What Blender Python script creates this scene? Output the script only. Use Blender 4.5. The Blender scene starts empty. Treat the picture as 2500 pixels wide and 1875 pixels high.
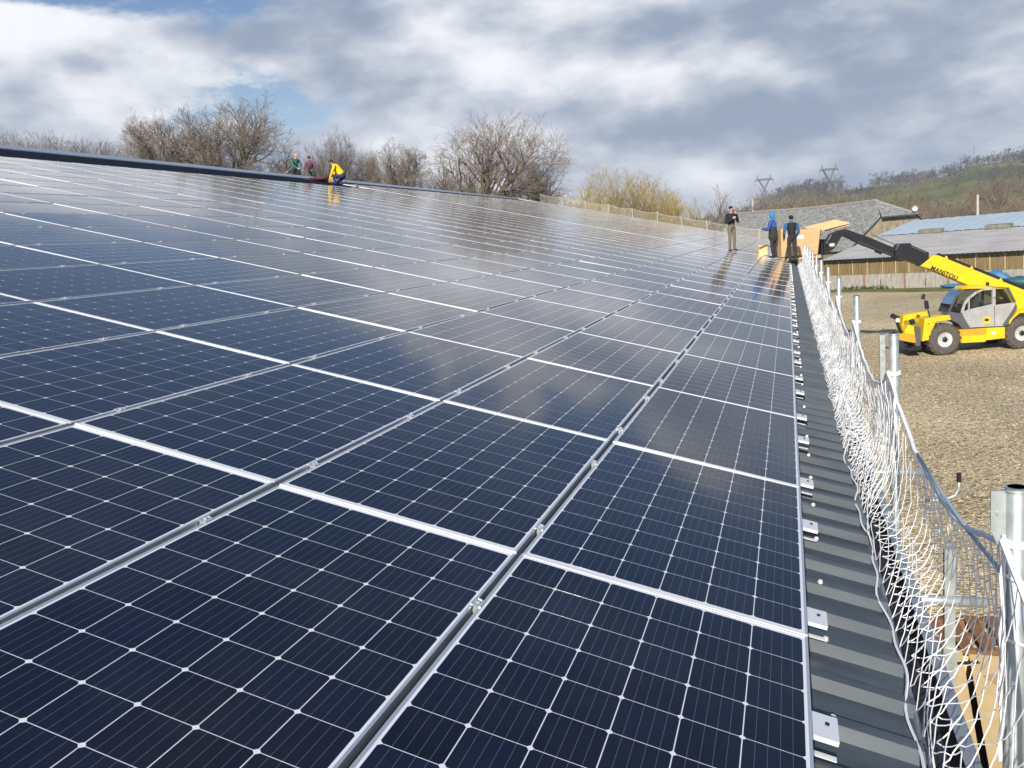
import bpy, math, random
from mathutils import Vector, Matrix
R = math.radians
rnd = random.Random(7)

# ------------------------------------------------------------------ camera, sky, sun, exposure
scn = bpy.context.scene
RW = ((0.9464503, 0.3114250, -0.0851251), (-0.0295266, -0.1790673, -0.9833937), (-0.3214965, 0.9332467, -0.1602830))
CW = Vector((-0.0328977, -2.6946026, 5.5422585))
FPX = 2015.54
cam = bpy.data.objects.new('camera', bpy.data.cameras.new('camera'))
scn.collection.objects.link(cam)
cam.matrix_world = Matrix(((RW[0][0], -RW[1][0], -RW[2][0], CW.x), (RW[0][1], -RW[1][1], -RW[2][1], CW.y),
                           (RW[0][2], -RW[1][2], -RW[2][2], CW.z), (0, 0, 0, 1)))
cam.data.sensor_width = 36; cam.data.lens = FPX / 2500 * 36
cam.data.clip_start = 0.05; cam.data.clip_end = 6000
scn.camera = cam
scn.view_settings.view_transform = 'Standard'; scn.view_settings.look = 'None'
scn.view_settings.exposure = 0.22; scn.view_settings.gamma = 1
scn.view_settings.use_curve_mapping = False
scn.cycles.max_bounces = 5; scn.cycles.diffuse_bounces = 2; scn.cycles.glossy_bounces = 3; scn.cycles.transparent_max_bounces = 8
scn.cycles.use_denoising = True

SUN_DIR = Vector((-0.06, -1.9, 1.0)).normalized()      # towards the sun: low, behind the camera
sun = bpy.data.objects.new('sun', bpy.data.lights.new('sun', 'SUN'))
scn.collection.objects.link(sun)
sun.data.energy = 5.0; sun.data.angle = R(0.53); sun.data.color = (1.0, 0.93, 0.82)
sun.rotation_euler = SUN_DIR.to_track_quat('Z', 'Y').to_euler()

def build_world():
    w = bpy.data.worlds.new('World'); scn.world = w; w.use_nodes = True
    nt = w.node_tree; N = nt.nodes; L = nt.links; N.clear()
    def nd(t, **k):
        n = N.new(t)
        for a, b in k.items(): setattr(n, a, b)
        return n
    def val(sock, v):
        if hasattr(v, 'is_output') or isinstance(v, bpy.types.NodeSocket): L.new(v, sock)
        else: sock.default_value = v
    def m(op, a, b=0.0, c=None):
        n = nd('ShaderNodeMath', operation=op); val(n.inputs[0], a); val(n.inputs[1], b)
        if c is not None: val(n.inputs[2], c)
        return n.outputs[0]
    def ramp(x, lo, hi):
        n = nd('ShaderNodeMapRange', interpolation_type='SMOOTHSTEP'); val(n.inputs[0], x)
        n.inputs[1].default_value = lo; n.inputs[2].default_value = hi
        return n.outputs[0]
    def noise(vec, scale, detail=8, rough=.55, dist=.0, off=(0, 0, 0), stretch=(1, 1, 1)):
        mp = nd('ShaderNodeMapping'); L.new(vec, mp.inputs[0]); mp.inputs['Location'].default_value = off; mp.inputs['Scale'].default_value = stretch
        n = nd('ShaderNodeTexNoise'); L.new(mp.outputs[0], n.inputs['Vector'])
        n.inputs['Scale'].default_value = scale; n.inputs['Detail'].default_value = detail
        n.inputs['Roughness'].default_value = rough; n.inputs['Distortion'].default_value = dist
        return n.outputs[0]
    def mix(f, a, b):
        n = nd('ShaderNodeMix', data_type='RGBA'); val(n.inputs[0], f); val(n.inputs[6], a); val(n.inputs[7], b)
        return n.outputs[2]
    tc = nd('ShaderNodeTexCoord'); V = tc.outputs['Generated']
    sp = nd('ShaderNodeSeparateXYZ'); L.new(V, sp.inputs[0]); X, Y, Z = sp.outputs
    sky = nd('ShaderNodeTexSky', sky_type='NISHITA'); sky.sun_disc = False
    sky.sun_elevation = math.asin(SUN_DIR.z); sky.sun_rotation = math.atan2(SUN_DIR.x, SUN_DIR.y)
    sky.altitude = 300; sky.air_density = 1.1; sky.dust_density = 1.2; sky.ozone_density = 1.5
    st = (1, 1, 2.6)
    n1 = noise(V, 3.4, 10, .58, .10, (3.1, 1.7, .4), st)
    n2 = noise(V, 4.2, 9, .52, .05, (7.9, 2.0, 5.3), (1, 1, 2.1))
    n2b = noise(V, 4.2, 9, .52, .05, (7.9, 2.0, 5.38), (1, 1, 2.1))
    n3 = noise(V, 1.9, 3, .5, .0, (2.4, 9.2, 2.6), (1, 1, 3.4))
    zz = m('MAXIMUM', Z, 0.0)
    # cloud deck up to some 17 degrees, open blue sky above it
    edge = m('MULTIPLY', m('SUBTRACT', .287, zz), 2.8)
    edge = m('MINIMUM', edge, .165)
    dens = m('ADD', n1, edge)
    cover = ramp(dens, .46, .55)
    veil = m('MULTIPLY', ramp(n2, .45, .75), .07)
    cover = m('MAXIMUM', cover, veil)
    # sun-facing billows are white, thick bases grey
    lit = m('ADD', m('MULTIPLY', m('SUBTRACT', n2, .5), 1.5), m('MULTIPLY', m('SUBTRACT', n3, .5), 1.0))
    lit = m('ADD', lit, m('MULTIPLY', m('SUBTRACT', n2, n2b), 1.5))
    lit = m('ADD', lit, m('MULTIPLY', m('SUBTRACT', zz, .16), 1.4))
    lit = m('ADD', lit, m('MULTIPLY', X, -.24))           # thicker, greyer cloud to the east
    lit = ramp(lit, -.30, .62)
    cloud = mix(lit, (2.7, 3.30, 4.40, 1), (8.3, 8.45, 8.8, 1))
    blue = mix(.45, sky.outputs[0], mix(ramp(zz, .02, .32), (4.6, 6.0, 7.6, 1), (.95, 2.0, 4.6, 1)))
    col = mix(cover, blue, cloud)
    bg = nd('ShaderNodeBackground'); L.new(col, bg.inputs[0]); bg.inputs[1].default_value = 0.1
    out = nd('ShaderNodeOutputWorld'); L.new(bg.outputs[0], out.inputs[0])
build_world()

# ------------------------------------------------------------------ helpers
COL = scn.collection
def link(o, parent=None):
    COL.objects.link(o)
    if parent is not None: o.parent = parent
    return o
def tag(o, label=None, cat=None, group=None, kind=None):
    if label: o['label'] = label
    if cat: o['category'] = cat
    if group: o['group'] = group
    if kind: o['kind'] = kind
    return o
def empty(name, loc=(0, 0, 0), rz=0.0, parent=None):
    o = bpy.data.objects.new(name, None); o.location = loc; o.rotation_euler = (0, 0, rz); o.empty_display_size = .1
    return link(o, parent)

class MB:
    """collects simple shapes and links them as one mesh"""
    def __init__(s): s.v = []; s.f = []; s.m = []; s.k = 0
    def add(s, vs, fs, k=None):
        o = len(s.v); s.v.extend(tuple(p) for p in vs)
        for f in fs: s.f.append(tuple(i + o for i in f)); s.m.append(s.k if k is None else k)
        return s
    def box(s, c, d, mat=None, k=None):
        hx, hy, hz = d[0] / 2, d[1] / 2, d[2] / 2
        p = [Vector((x, y, z)) for x in (-hx, hx) for y in (-hy, hy) for z in (-hz, hz)]
        if mat is not None: p = [mat @ q for q in p]
        c = Vector(c)
        return s.add([q + c for q in p], [(0, 1, 3, 2), (4, 6, 7, 5), (0, 4, 5, 1), (2, 3, 7, 6), (0, 2, 6, 4), (1, 5, 7, 3)], k)
    def path(s, pts, rs, n=6, cap=True, k=None):
        pts = [Vector(p) for p in pts]; o = len(s.v); m = len(pts); ref = None
        for i, p in enumerate(pts):
            t = (pts[min(i + 1, m - 1)] - pts[max(i - 1, 0)])
            t = t.normalized() if t.length > 1e-9 else Vector((0, 0, 1))
            if ref is None: ref = Vector((0, 0, 1)) if abs(t.z) < .9 else Vector((1, 0, 0))
            a = (ref - t * ref.dot(t))
            a = a.normalized() if a.length > 1e-6 else t.orthogonal().normalized()
            b = t.cross(a); ref = a; r = rs[i] if hasattr(rs, '__len__') else rs
            for j in range(n):
                an = 2 * math.pi * j / n
                s.v.append(tuple(p + (a * math.cos(an) + b * math.sin(an)) * r))
        kk = s.k if k is None else k
        for i in range(m - 1):
            for j in range(n):
                j2 = (j + 1) % n
                s.f.append((o + i * n + j, o + i * n + j2, o + (i + 1) * n + j2, o + (i + 1) * n + j)); s.m.append(kk)
        if cap and n > 2:
            s.f.append(tuple(o + j for j in reversed(range(n)))); s.m.append(kk)
            s.f.append(tuple(o + (m - 1) * n + j for j in range(n))); s.m.append(kk)
        return s
    def tube(s, a, b, r, r2=None, n=8, k=None): return s.path([a, b], [r, r if r2 is None else r2], n, True, k)
    def prism(s, poly, y0, y1, k=None):
        """polygon in (x, z) extruded from y0 to y1"""
        n = len(poly)
        vs = [(x, y0, z) for x, z in poly] + [(x, y1, z) for x, z in poly]
        fs = [tuple(range(n)), tuple(range(2 * n - 1, n - 1, -1))] + [(i, n + i, n + (i + 1) % n, (i + 1) % n) for i in range(n)]
        return s.add(vs, fs, k)
    def lathe(s, prof, c, axis='Y', n=24, k=None, cap=True):
        """profile of (radius, height) revolved about an axis through c"""
        o = len(s.v); c = Vector(c)
        for r, h in prof:
            for j in range(n):
                a = 2 * math.pi * j / n; x, z = r * math.cos(a), r * math.sin(a)
                s.v.append(tuple(c + (Vector((x, h, z)) if axis == 'Y' else Vector((x, z, h)))))
        kk = s.k if k is None else k
        for i in range(len(prof) - 1):
            for j in range(n):
                j2 = (j + 1) % n
                s.f.append((o + i * n + j, o + i * n + j2, o + (i + 1) * n + j2, o + (i + 1) * n + j)); s.m.append(kk)
        if cap:
            s.f.append(tuple(o + j for j in range(n))); s.m.append(kk)
            s.f.append(tuple(o + (len(prof) - 1) * n + j for j in reversed(range(n)))); s.m.append(kk)
        return s
    def mesh(s, name, mats, smooth=False):
        me = bpy.data.meshes.new(name); me.from_pydata(s.v, [], s.f)
        for m in (mats if isinstance(mats, (list, tuple)) else [mats]): me.materials.append(m)
        if any(s.m): me.polygons.foreach_set('material_index', s.m)
        if smooth: me.polygons.foreach_set('use_smooth', [True] * len(me.polygons))
        me.update(); return me
    def build(s, name, mats, parent=None, smooth=False, loc=None):
        o = bpy.data.objects.new(name, s.mesh(name, mats, smooth))
        if loc is not None: o.location = loc
        return link(o, parent)

def bevel(o, w, seg=2):
    b = o.modifiers.new('bevel', 'BEVEL'); b.width = w; b.segments = seg; b.limit_method = 'ANGLE'; return o

# ------------------------------------------------------------------ materials
def mat(name, col, rough=.5, metal=0.0, spec=.5, vary=0.0, vscale=6.0, col2=None, bump=0.0, bscale=40.0, objrand=0.0, stretch=(1, 1, 1), coat=0.0):
    m = bpy.data.materials.new(name); m.use_nodes = True
    nt = m.node_tree; p = nt.nodes['Principled BSDF']
    p.inputs['Base Color'].default_value = (*col, 1); p.inputs['Roughness'].default_value = rough
    p.inputs['Metallic'].default_value = metal; p.inputs['Specular IOR Level'].default_value = spec
    p.inputs['Coat Weight'].default_value = coat
    L = nt.links
    if vary or col2 or bump:
        tc = nt.nodes.new('ShaderNodeTexCoord'); mp = nt.nodes.new('ShaderNodeMapping'); mp.inputs['Scale'].default_value = stretch
        L.new(tc.outputs['Object'], mp.inputs[0])
    cur = None
    if vary or col2:
        n = nt.nodes.new('ShaderNodeTexNoise'); n.inputs['Scale'].default_value = vscale; n.inputs['Detail'].default_value = 6; n.inputs['Roughness'].default_value = .6
        L.new(mp.outputs[0], n.inputs['Vector'])
        r = nt.nodes.new('ShaderNodeMapRange'); r.inputs[1].default_value = .3; r.inputs[2].default_value = .7
        L.new(n.outputs[0], r.inputs[0])
        mx = nt.nodes.new('ShaderNodeMix'); mx.data_type = 'RGBA'
        a = col2 if col2 else tuple(c * (1 - vary) for c in col); b = col if col2 else tuple(min(1, c * (1 + vary)) for c in col)
        mx.inputs[6].default_value = (*a, 1); mx.inputs[7].default_value = (*b, 1)
        L.new(r.outputs[0], mx.inputs[0]); cur = mx.outputs[2]
        L.new(cur, p.inputs['Base Color'])
    if objrand:
        oi = nt.nodes.new('ShaderNodeObjectInfo'); hs = nt.nodes.new('ShaderNodeHueSaturation')
        r = nt.nodes.new('ShaderNodeMapRange'); r.inputs[3].default_value = 1 - objrand; r.inputs[4].default_value = 1 + objrand
        L.new(oi.outputs['Random'], r.inputs[0]); L.new(r.outputs[0], hs.inputs['Value'])
        if cur is None: hs.inputs['Color'].default_value = (*col, 1)
        else: L.new(cur, hs.inputs['Color'])
        L.new(hs.outputs[0], p.inputs['Base Color'])
    if bump:
        n = nt.nodes.new('ShaderNodeTexNoise'); n.inputs['Scale'].default_value = bscale; n.inputs['Detail'].default_value = 4
        L.new(mp.outputs[0], n.inputs['Vector'])
        b = nt.nodes.new('ShaderNodeBump'); b.inputs['Strength'].default_value = bump; b.inputs['Distance'].default_value = .02
        L.new(n.outputs[0], b.inputs['Height']); L.new(b.outputs[0], p.inputs['Normal'])
    return m

GLASS_R = .08
CELL = (.0055, .0062, .0145)
def node_math(nt, op, a, b=0.0):
    n = nt.nodes.new('ShaderNodeMath'); n.operation = op
    for i, v in enumerate((a, b)):
        if isinstance(v, bpy.types.NodeSocket): nt.links.new(v, n.inputs[i])
        else: n.inputs[i].default_value = v
    return n.outputs[0]
def cell_material(grid):
    """dark blue cells with silver busbars; grid=True draws the 6 x 10 cells from the UV map, which is in metres"""
    m = bpy.data.materials.new('panel_cells_far' if grid else 'panel_cell'); m.use_nodes = True
    nt = m.node_tree; p = nt.nodes['Principled BSDF']; L = nt.links
    p.inputs['Roughness'].default_value = GLASS_R; p.inputs['IOR'].default_value = 1.44
    p.inputs['Sheen Weight'].default_value = .20; p.inputs['Sheen Roughness'].default_value = .2; p.inputs['Sheen Tint'].default_value = (1.0, .93, .84, 1)   # dust film
    tc = nt.nodes.new('ShaderNodeTexCoord'); sp = nt.nodes.new('ShaderNodeSeparateXYZ')
    L.new(tc.outputs['UV' if grid else 'Object'], sp.inputs[0])
    x, y = sp.outputs[0], sp.outputs[1]
    oi = nt.nodes.new('ShaderNodeObjectInfo')
    M_ = lambda op, a, b=0.0: node_math(nt, op, a, b)
    mx = nt.nodes.new('ShaderNodeMix'); mx.data_type = 'RGBA'
    mx.inputs[6].default_value = (CELL[0] * .75, CELL[1] * .75, CELL[2] * .7, 1); mx.inputs[7].default_value = (CELL[0] * 1.2, CELL[1] * 1.35, CELL[2] * 1.5, 1)
    L.new(oi.outputs['Random'], mx.inputs[0])
    cell = mx.outputs[2]
    fx, fy = x, y
    if grid:
        fx = M_('SUBTRACT', M_('MODULO', M_('ADD', x, 10 * .1612), .1612), .0806)
        fy = M_('SUBTRACT', M_('MODULO', M_('ADD', y, 6 * .1612), .1612), .0806)
    ay = M_('ABSOLUTE', M_('SUBTRACT', M_('MODULO', M_('ADD', fy, .1582), .03164), .01582))
    bar = M_('LESS_THAN', ay, .00065)
    mb = nt.nodes.new('ShaderNodeMix'); mb.data_type = 'RGBA'; L.new(bar, mb.inputs[0]); L.new(cell, mb.inputs[6]); mb.inputs[7].default_value = (.085, .105, .165, 1)
    col = mb.outputs[2]
    if grid:
        axx, ayy = M_('ABSOLUTE', fx), M_('ABSOLUTE', fy)
        ins = M_('MULTIPLY', M_('MULTIPLY', M_('LESS_THAN', axx, .0792), M_('LESS_THAN', ayy, .0789)), M_('LESS_THAN', M_('ADD', axx, ayy), .1504))
        ins = M_('MULTIPLY', ins, M_('MULTIPLY', M_('LESS_THAN', M_('ABSOLUTE', x), .8055), M_('LESS_THAN', M_('ABSOLUTE', y), .4832)))
        mw = nt.nodes.new('ShaderNodeMix'); mw.data_type = 'RGBA'; L.new(ins, mw.inputs[0]); mw.inputs[6].default_value = (.72, .74, .76, 1); L.new(col, mw.inputs[7])
        col = mw.outputs[2]
    ge = nt.nodes.new('ShaderNodeNewGeometry'); dn = nt.nodes.new('ShaderNodeTexNoise'); dn.inputs['Scale'].default_value = 1.3; dn.inputs['Detail'].default_value = 8; dn.inputs['Roughness'].default_value = .65
    L.new(ge.outputs['Position'], dn.inputs['Vector'])                                   # thin uneven film of dust
    dr = nt.nodes.new('ShaderNodeMapRange'); dr.inputs[1].default_value = .45; dr.inputs[2].default_value = .80; dr.inputs[4].default_value = .05; L.new(dn.outputs[0], dr.inputs[0])
    md = nt.nodes.new('ShaderNodeMix'); md.data_type = 'RGBA'; L.new(dr.outputs[0], md.inputs[0]); L.new(col, md.inputs[6]); md.inputs[7].default_value = (.30, .26, .21, 1)
    L.new(md.outputs[2], p.inputs['Base Color'])
    rr_ = nt.nodes.new('ShaderNodeMapRange'); rr_.inputs[1].default_value = .3; rr_.inputs[2].default_value = .8; rr_.inputs[3].default_value = GLASS_R * .75; rr_.inputs[4].default_value = GLASS_R * 1.7
    L.new(dn.outputs[0], rr_.inputs[0]); L.new(rr_.outputs[0], p.inputs['Roughness'])
    return m
M = {}
M['cell'] = cell_material(False); M['cells_far'] = cell_material(True)
M['backsheet'] = mat('white_backsheet', (.76, .78, .80), GLASS_R)
M['alu'] = mat('anodised_aluminium', (.60, .62, .63), .40, .6, vary=.06, vscale=9)
M['alu_glint'] = mat('end_bar_glint', (.74, .74, .73), .5, .15)  # glint of the short frame bars painted in as a lighter colour
M['alu_bright'] = mat('bright_aluminium', (.86, .86, .85), .42, .35)
M['galv'] = mat('galvanised_steel', (.43, .47, .465), .45, .5, vary=.22, vscale=14, bump=.02, bscale=60)
M['roof'] = mat('anthracite_sheet', (.062, .077, .088), .38, .0, .4, vary=.35, vscale=3.5, stretch=(.4, 3, 1))
M['membrane'] = mat('black_membrane', (.016, .021, .033), .9, 0, .0, vary=.2)
M['ridge'] = mat('pale_ridge_flashing', (.42, .46, .50), .35, .3, vary=.1)
M['gutter'] = mat('zinc_gutter', (.30, .34, .37), .4, .5, vary=.15)
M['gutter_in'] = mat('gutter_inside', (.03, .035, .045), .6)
M['wallmetal'] = mat('grey_cladding', (.25, .27, .28), .5)
M['net'] = mat('white_nylon', (.86, .87, .88), .7)
M['net_far'] = mat('faded_net', (.55, .50, .40), .7)
M['gravel'] = None
M['yellow'] = mat('yellow_paint', (.86, .60, .005), .42, 0, .45, col2=(.66, .44, .03), vscale=2.6)
M['orange'] = mat('shaded_yellow_paint', (.80, .38, .01), .45, col2=(.5, .25, .04), vscale=4)  # the yellow paint as it looks in shade, put into the colour
M['black'] = mat('black_paint', (.017, .018, .022), .38, vary=.2)
M['rubber'] = mat('tyre_rubber', (.095, .084, .072), .9, vary=.35, vscale=14, bump=.3)
M['rim'] = mat('white_rim', (.72, .72, .70), .45)
M['cabgrey'] = mat('cab_grey', (.42, .43, .44), .42, col2=(.33, .32, .30), vscale=3)
M['trimgrey'] = mat('dark_trim', (.09, .092, .10), .5)
M['chrome'] = mat('cylinder_rod', (.65, .66, .68), .15, 1)
M['carton'] = mat('cardboard', (.60, .38, .19), .8, vary=.10, vscale=5, bump=.05)
M['carton_l'] = mat('cardboard_light', (.78, .56, .27), .8, vary=.08, vscale=4)
M['carton_shade'] = mat('cardboard_inside_shade', (.09, .045, .02), .9)  # cardboard darkened for the shade inside the open box
M['paper'] = mat('white_paper', (.8, .8, .8), .7)
M['wood'] = mat('pale_timber', (.50, .36, .19), .8, vary=.25, vscale=5)
M['wood_dk'] = mat('pallet_timber', (.22, .11, .05), .85, vary=.3, vscale=7)
M['plank'] = mat('weathered_planks', (.27, .195, .09), .85, col2=(.115, .09, .042), vscale=1.6, stretch=(6, 6, .35))
M['concrete'] = mat('stained_concrete', (.44, .41, .36), .85, col2=(.24, .225, .20), vscale=2.2, stretch=(3, 3, .8), bump=.2, bscale=12)
M['rust'] = mat('rusty_steel', (.28, .15, .11), .7, vary=.3)
M['fibre'] = mat('old_fibre_cement', (.50, .475, .44), .9, col2=(.32, .31, .30), vscale=.55, stretch=(1, 3, 1))
M['vent'] = mat('mossy_vent', (.17, .165, .125), .9, vary=.3, vscale=2)
M['blueroof'] = mat('pale_blue_sheet', (.44, .53, .57), .42, .0, .5, vary=.10, vscale=.35)
M['slate'] = mat('lichen_slate', (.42, .42, .38), .85, col2=(.075, .08, .085), vscale=3.4, bump=.5, bscale=4)
M['stone'] = mat('rubble_stone', (.42, .35, .235), .9, col2=(.20, .165, .115), vscale=2.6, bump=.5, bscale=5)
M['bark'] = mat('oak_bark', (.115, .092, .07), .9, vary=.3, vscale=2)
M['twig'] = mat('bare_twigs', (.205, .165, .125), .9, objrand=.18)
M['twig_warm'] = mat('russet_twigs', (.205, .155, .10), .9, objrand=.2)
M['willow'] = mat('yellow_willow_twigs', (.36, .27, .085), .9, objrand=.1)
M['grass'] = None
M['ivy'] = mat('dark_leaves', (.055, .075, .025), .7)
M['hillwood'] = mat('winter_wood', (.072, .066, .062), .95, vary=.4, vscale=.05)
M['pine'] = mat('dark_conifers', (.035, .05, .04), .95)
M['pylon'] = mat('pylon_steel', (.16, .18, .20), .6, .3)
M['polewood'] = mat('pole_concrete', (.50, .46, .40), .8)
M['tarp'] = mat('blue_tarpaulin', (.05, .18, .36), .5, vary=.3, vscale=3)
M['maroon'] = mat('maroon_tarpaulin', (.17, .03, .055), .7, vary=.3, vscale=6)
M['rope'] = mat('white_rope', (.82, .83, .84), .7)
M['rope_blue'] = mat('blue_grey_rope', (.40, .48, .53), .6)
def glass_mat():
    m = bpy.data.materials.new('cab_glass'); m.use_nodes = True; nt = m.node_tree; nt.nodes.clear()
    t = nt.nodes.new('ShaderNodeBsdfTransparent'); t.inputs[0].default_value = (.60, .65, .63, 1); g = nt.nodes.new('ShaderNodeBsdfGlossy'); g.inputs['Roughness'].default_value = .03
    f = nt.nodes.new('ShaderNodeFresnel'); f.inputs[0].default_value = 1.6; x = nt.nodes.new('ShaderNodeMixShader'); o = nt.nodes.new('ShaderNodeOutputMaterial')
    nt.links.new(f.outputs[0], x.inputs[0]); nt.links.new(t.outputs[0], x.inputs[1]); nt.links.new(g.outputs[0], x.inputs[2]); nt.links.new(x.outputs[0], o.inputs[0]); return m
M['glass'] = glass_mat()
M['lamp'] = mat('lamp_lens', (.75, .75, .72), .2)
M['skin'] = mat('skin', (.52, .30, .22), .6)

def ground_material(name, cols, vor, big, bump):
    m = bpy.data.materials.new(name); m.use_nodes = True; nt = m.node_tree; p = nt.nodes['Principled BSDF']; L = nt.links
    p.inputs['Roughness'].default_value = .92; p.inputs['Specular IOR Level'].default_value = .2
    tc = nt.nodes.new('ShaderNodeTexCoord')
    v = nt.nodes.new('ShaderNodeTexVoronoi'); v.inputs['Scale'].default_value = vor; L.new(tc.outputs['Object'], v.inputs['Vector'])
    sx = nt.nodes.new('ShaderNodeSeparateColor'); L.new(v.outputs['Color'], sx.inputs[0])
    r = nt.nodes.new('ShaderNodeValToRGB'); e = r.color_ramp.elements
    e[0].position = 0; e[0].color = (*cols[0], 1); e[1].position = 1; e[1].color = (*cols[2], 1)
    k = e.new(.45); k.color = (*cols[1], 1)
    L.new(sx.outputs[0], r.inputs[0])
    n = nt.nodes.new('ShaderNodeTexNoise'); n.inputs['Scale'].default_value = big; n.inputs['Detail'].default_value = 7; L.new(tc.outputs['Object'], n.inputs['Vector'])
    mr = nt.nodes.new('ShaderNodeMapRange'); mr.inputs[1].default_value = .35; mr.inputs[2].default_value = .65; L.new(n.outputs[0], mr.inputs[0])
    mx = nt.nodes.new('ShaderNodeMix'); mx.data_type = 'RGBA'; mx.blend_type = 'MULTIPLY'; mx.inputs[0].default_value = 1
    rr = nt.nodes.new('ShaderNodeValToRGB'); rr.color_ramp.elements[0].color = (*cols[3], 1); rr.color_ramp.elements[1].color = (*cols[4], 1); L.new(mr.outputs[0], rr.inputs[0])
    L.new(r.outputs[0], mx.inputs[6]); L.new(rr.outputs[0], mx.inputs[7]); L.new(mx.outputs[2], p.inputs['Base Color'])
    b = nt.nodes.new('ShaderNodeBump'); b.inputs['Strength'].default_value = bump; b.inputs['Distance'].default_value = .05
    L.new(v.outputs['Distance'], b.inputs['Height']); L.new(b.outputs[0], p.inputs['Normal'])
    return m
M['gravel'] = ground_material('crushed_gravel', ((.24, .19, .11), (.61, .51, .325), (.76, .66, .48), (.70, .67, .62), (1.12, 1.08, 1.02)), 18, .13, .7)
M['grass'] = ground_material('winter_pasture', ((.10, .115, .042), (.145, .16, .058), (.19, .175, .08), (.60, .58, .50), (1.35, 1.35, 1.05)), 1.2, .014, .2)
M['stonebits'] = mat('gravel_stone', (.66, .55, .37), .9, col2=(.33, .26, .16), vscale=5)

# ------------------------------------------------------------------ roof frame:  u along the eave (+Y), v up the slope, n out of the roof
PHI = R(14.4); HE = 4.2
UV_U = Vector((0, 1, 0)); UV_V = Vector((-math.cos(PHI), 0, math.sin(PHI))); UV_N = Vector((math.sin(PHI), 0, math.cos(PHI)))
ORG = Vector((0, 0, HE))
def rw(u, v, n=0.0): return ORG + UV_U * u + UV_V * v + UV_N * n
RM = Matrix(((UV_U.x, UV_V.x, UV_N.x, 0), (UV_U.y, UV_V.y, UV_N.y, 0), (UV_U.z, UV_V.z, UV_N.z, HE), (0, 0, 0, 1)))
def proj(P):
    d = Vector(P) - CW
    c = [d.x * r[0] + d.y * r[1] + d.z * r[2] for r in RW]
    if c[2] < .05: return None
    return (FPX * c[0] / c[2] + 1250, FPX * c[1] / c[2] + 937.5, c[2])

# ------------------------------------------------------------------ ground, yard
g = MB(); g.add([(-3000, -3000, 0), (3000, -3000, 0), (3000, 3000, 0), (-3000, 3000, 0)], [(0, 1, 2, 3)])
tag(g.build('ground', M['grass']), kind='structure')
def sheet(name, poly, z, m):
    b = MB(); b.add([(x, y, z) for x, y in poly], [tuple(range(len(poly)))]); return tag(b.build(name, m), kind='structure')
YARD = [(-3, -30), (70, -30), (70, 33), (42, 47.5), (18.2, 60.2), (9, 63.2), (4.2, 67.2), (-1, 70.5), (-8, 72), (-8, 67.5), (-3, 67.5)]
sheet('gravel_yard', YARD, .004, M['gravel'])
# loose stones on the part of the yard that is in view
b = MB()
for _ in range(26000):
    y = 4 + 42 * rnd.random() ** 1.5; x = .9 + rnd.random() * (3 + y * .55)
    r = rnd.uniform(.008, .026) * (1 + .012 * y); a = rnd.random() * 6.28; h = r * rnd.uniform(.5, 1.0)
    o = len(b.v); ca, sa = math.cos(a) * r, math.sin(a) * r; q = rnd.uniform(.6, 1.3)
    b.v += [(x + ca, y + sa, .006), (x - sa * q, y + ca * q, .004), (x - ca, y - sa, .007), (x + sa * q, y - ca * q, .005), (x + ca * .2, y + sa * .1, h + .004), (x - ca * .3, y + sa * .3, h * .9 + .004)]
    b.f += [(o, o + 1, o + 5, o + 4), (o + 1, o + 2, o + 5), (o + 2, o + 3, o + 4, o + 5), (o + 3, o, o + 4)]; b.m += [0] * 4
tag(b.build('gravel', M['stonebits']), 'loose tan gravel stones strewn over the yard', 'gravel', kind='stuff')

# ------------------------------------------------------------------ the hall whose roof carries the panels
UMIN, UMAX, VR = -9.0, 66.6, 22.75
hall = tag(empty('farm_hall', (0, 0, 0)), 'long farm hall with anthracite metal roof under the solar panels', 'building')
def roof_profile():
    pts = []; u = UMIN
    while u < UMAX:
        pts += [(u, -.125), (u + .160, -.125), (u + .182, -.090), (u + .228, -.090)]; u += .25
    pts.append((u, -.125)); return pts
prof = roof_profile()
b = MB()
vs = []; fs = []
for i, (u, n) in enumerate(prof):
    vs += [rw(u, -.335, n), rw(u, VR, n)]
for i in range(len(prof) - 1): fs.append((2 * i, 2 * i + 2, 2 * i + 3, 2 * i + 1))
b.add(vs, fs); b.build('roof_sheet', M['roof'], hall)
xr, zr = rw(0, VR, -.1).x, rw(0, VR, -.1).z
b = MB(); b.add([(xr, UMIN, zr), (xr, UMAX, zr), (xr - 5.5, UMAX, zr - 5.5 * math.tan(PHI)), (xr - 5.5, UMIN, zr - 5.5 * math.tan(PHI))], [(0, 1, 2, 3)])
b.build('roof_back_slope', M['roof'], hall)
b = MB()
sec = [rw(0, VR - .30, -.075), rw(0, VR - .29, -.045), rw(0, VR - .02, .03), rw(0, VR + .02, .03)]
sec.append(Vector((2 * xr - sec[1].x, 0, sec[1].z)))
for i in range(len(sec) - 1):
    p, q = sec[i], sec[i + 1]
    b.add([(p.x, UMIN, p.z), (p.x, UMAX, p.z), (q.x, UMAX, q.z), (q.x, UMIN, q.z)], [(0, 1, 2, 3)])
b.build('ridge_cap', M['ridge'], hall)
b = MB()
for a0, a1, v0 in ((UMIN, 19 * 1.67 + .3, 18.42), (19 * 1.67 + .3, UMAX, 20.47)):
    b.add([rw(a0, v0, -.082), rw(a1, v0, -.082), rw(a1, VR - .28, -.078), rw(a0, VR - .28, -.078)], [(0, 1, 2, 3)])
b.build('ridge_membrane', M['membrane'], hall)
# screws along the eave: every second rib
b = MB()
u = UMIN + .205; k = 0
while u < 45:
    if k % 2 == 0:
        p = rw(u, -.075, -.09); b.tube(p, p + UV_N * .012, .011, .008, 6)
    u += .25; k += 1
tag(b.build('roof_screws', M['alu_bright'], hall), kind='stuff')
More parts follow.
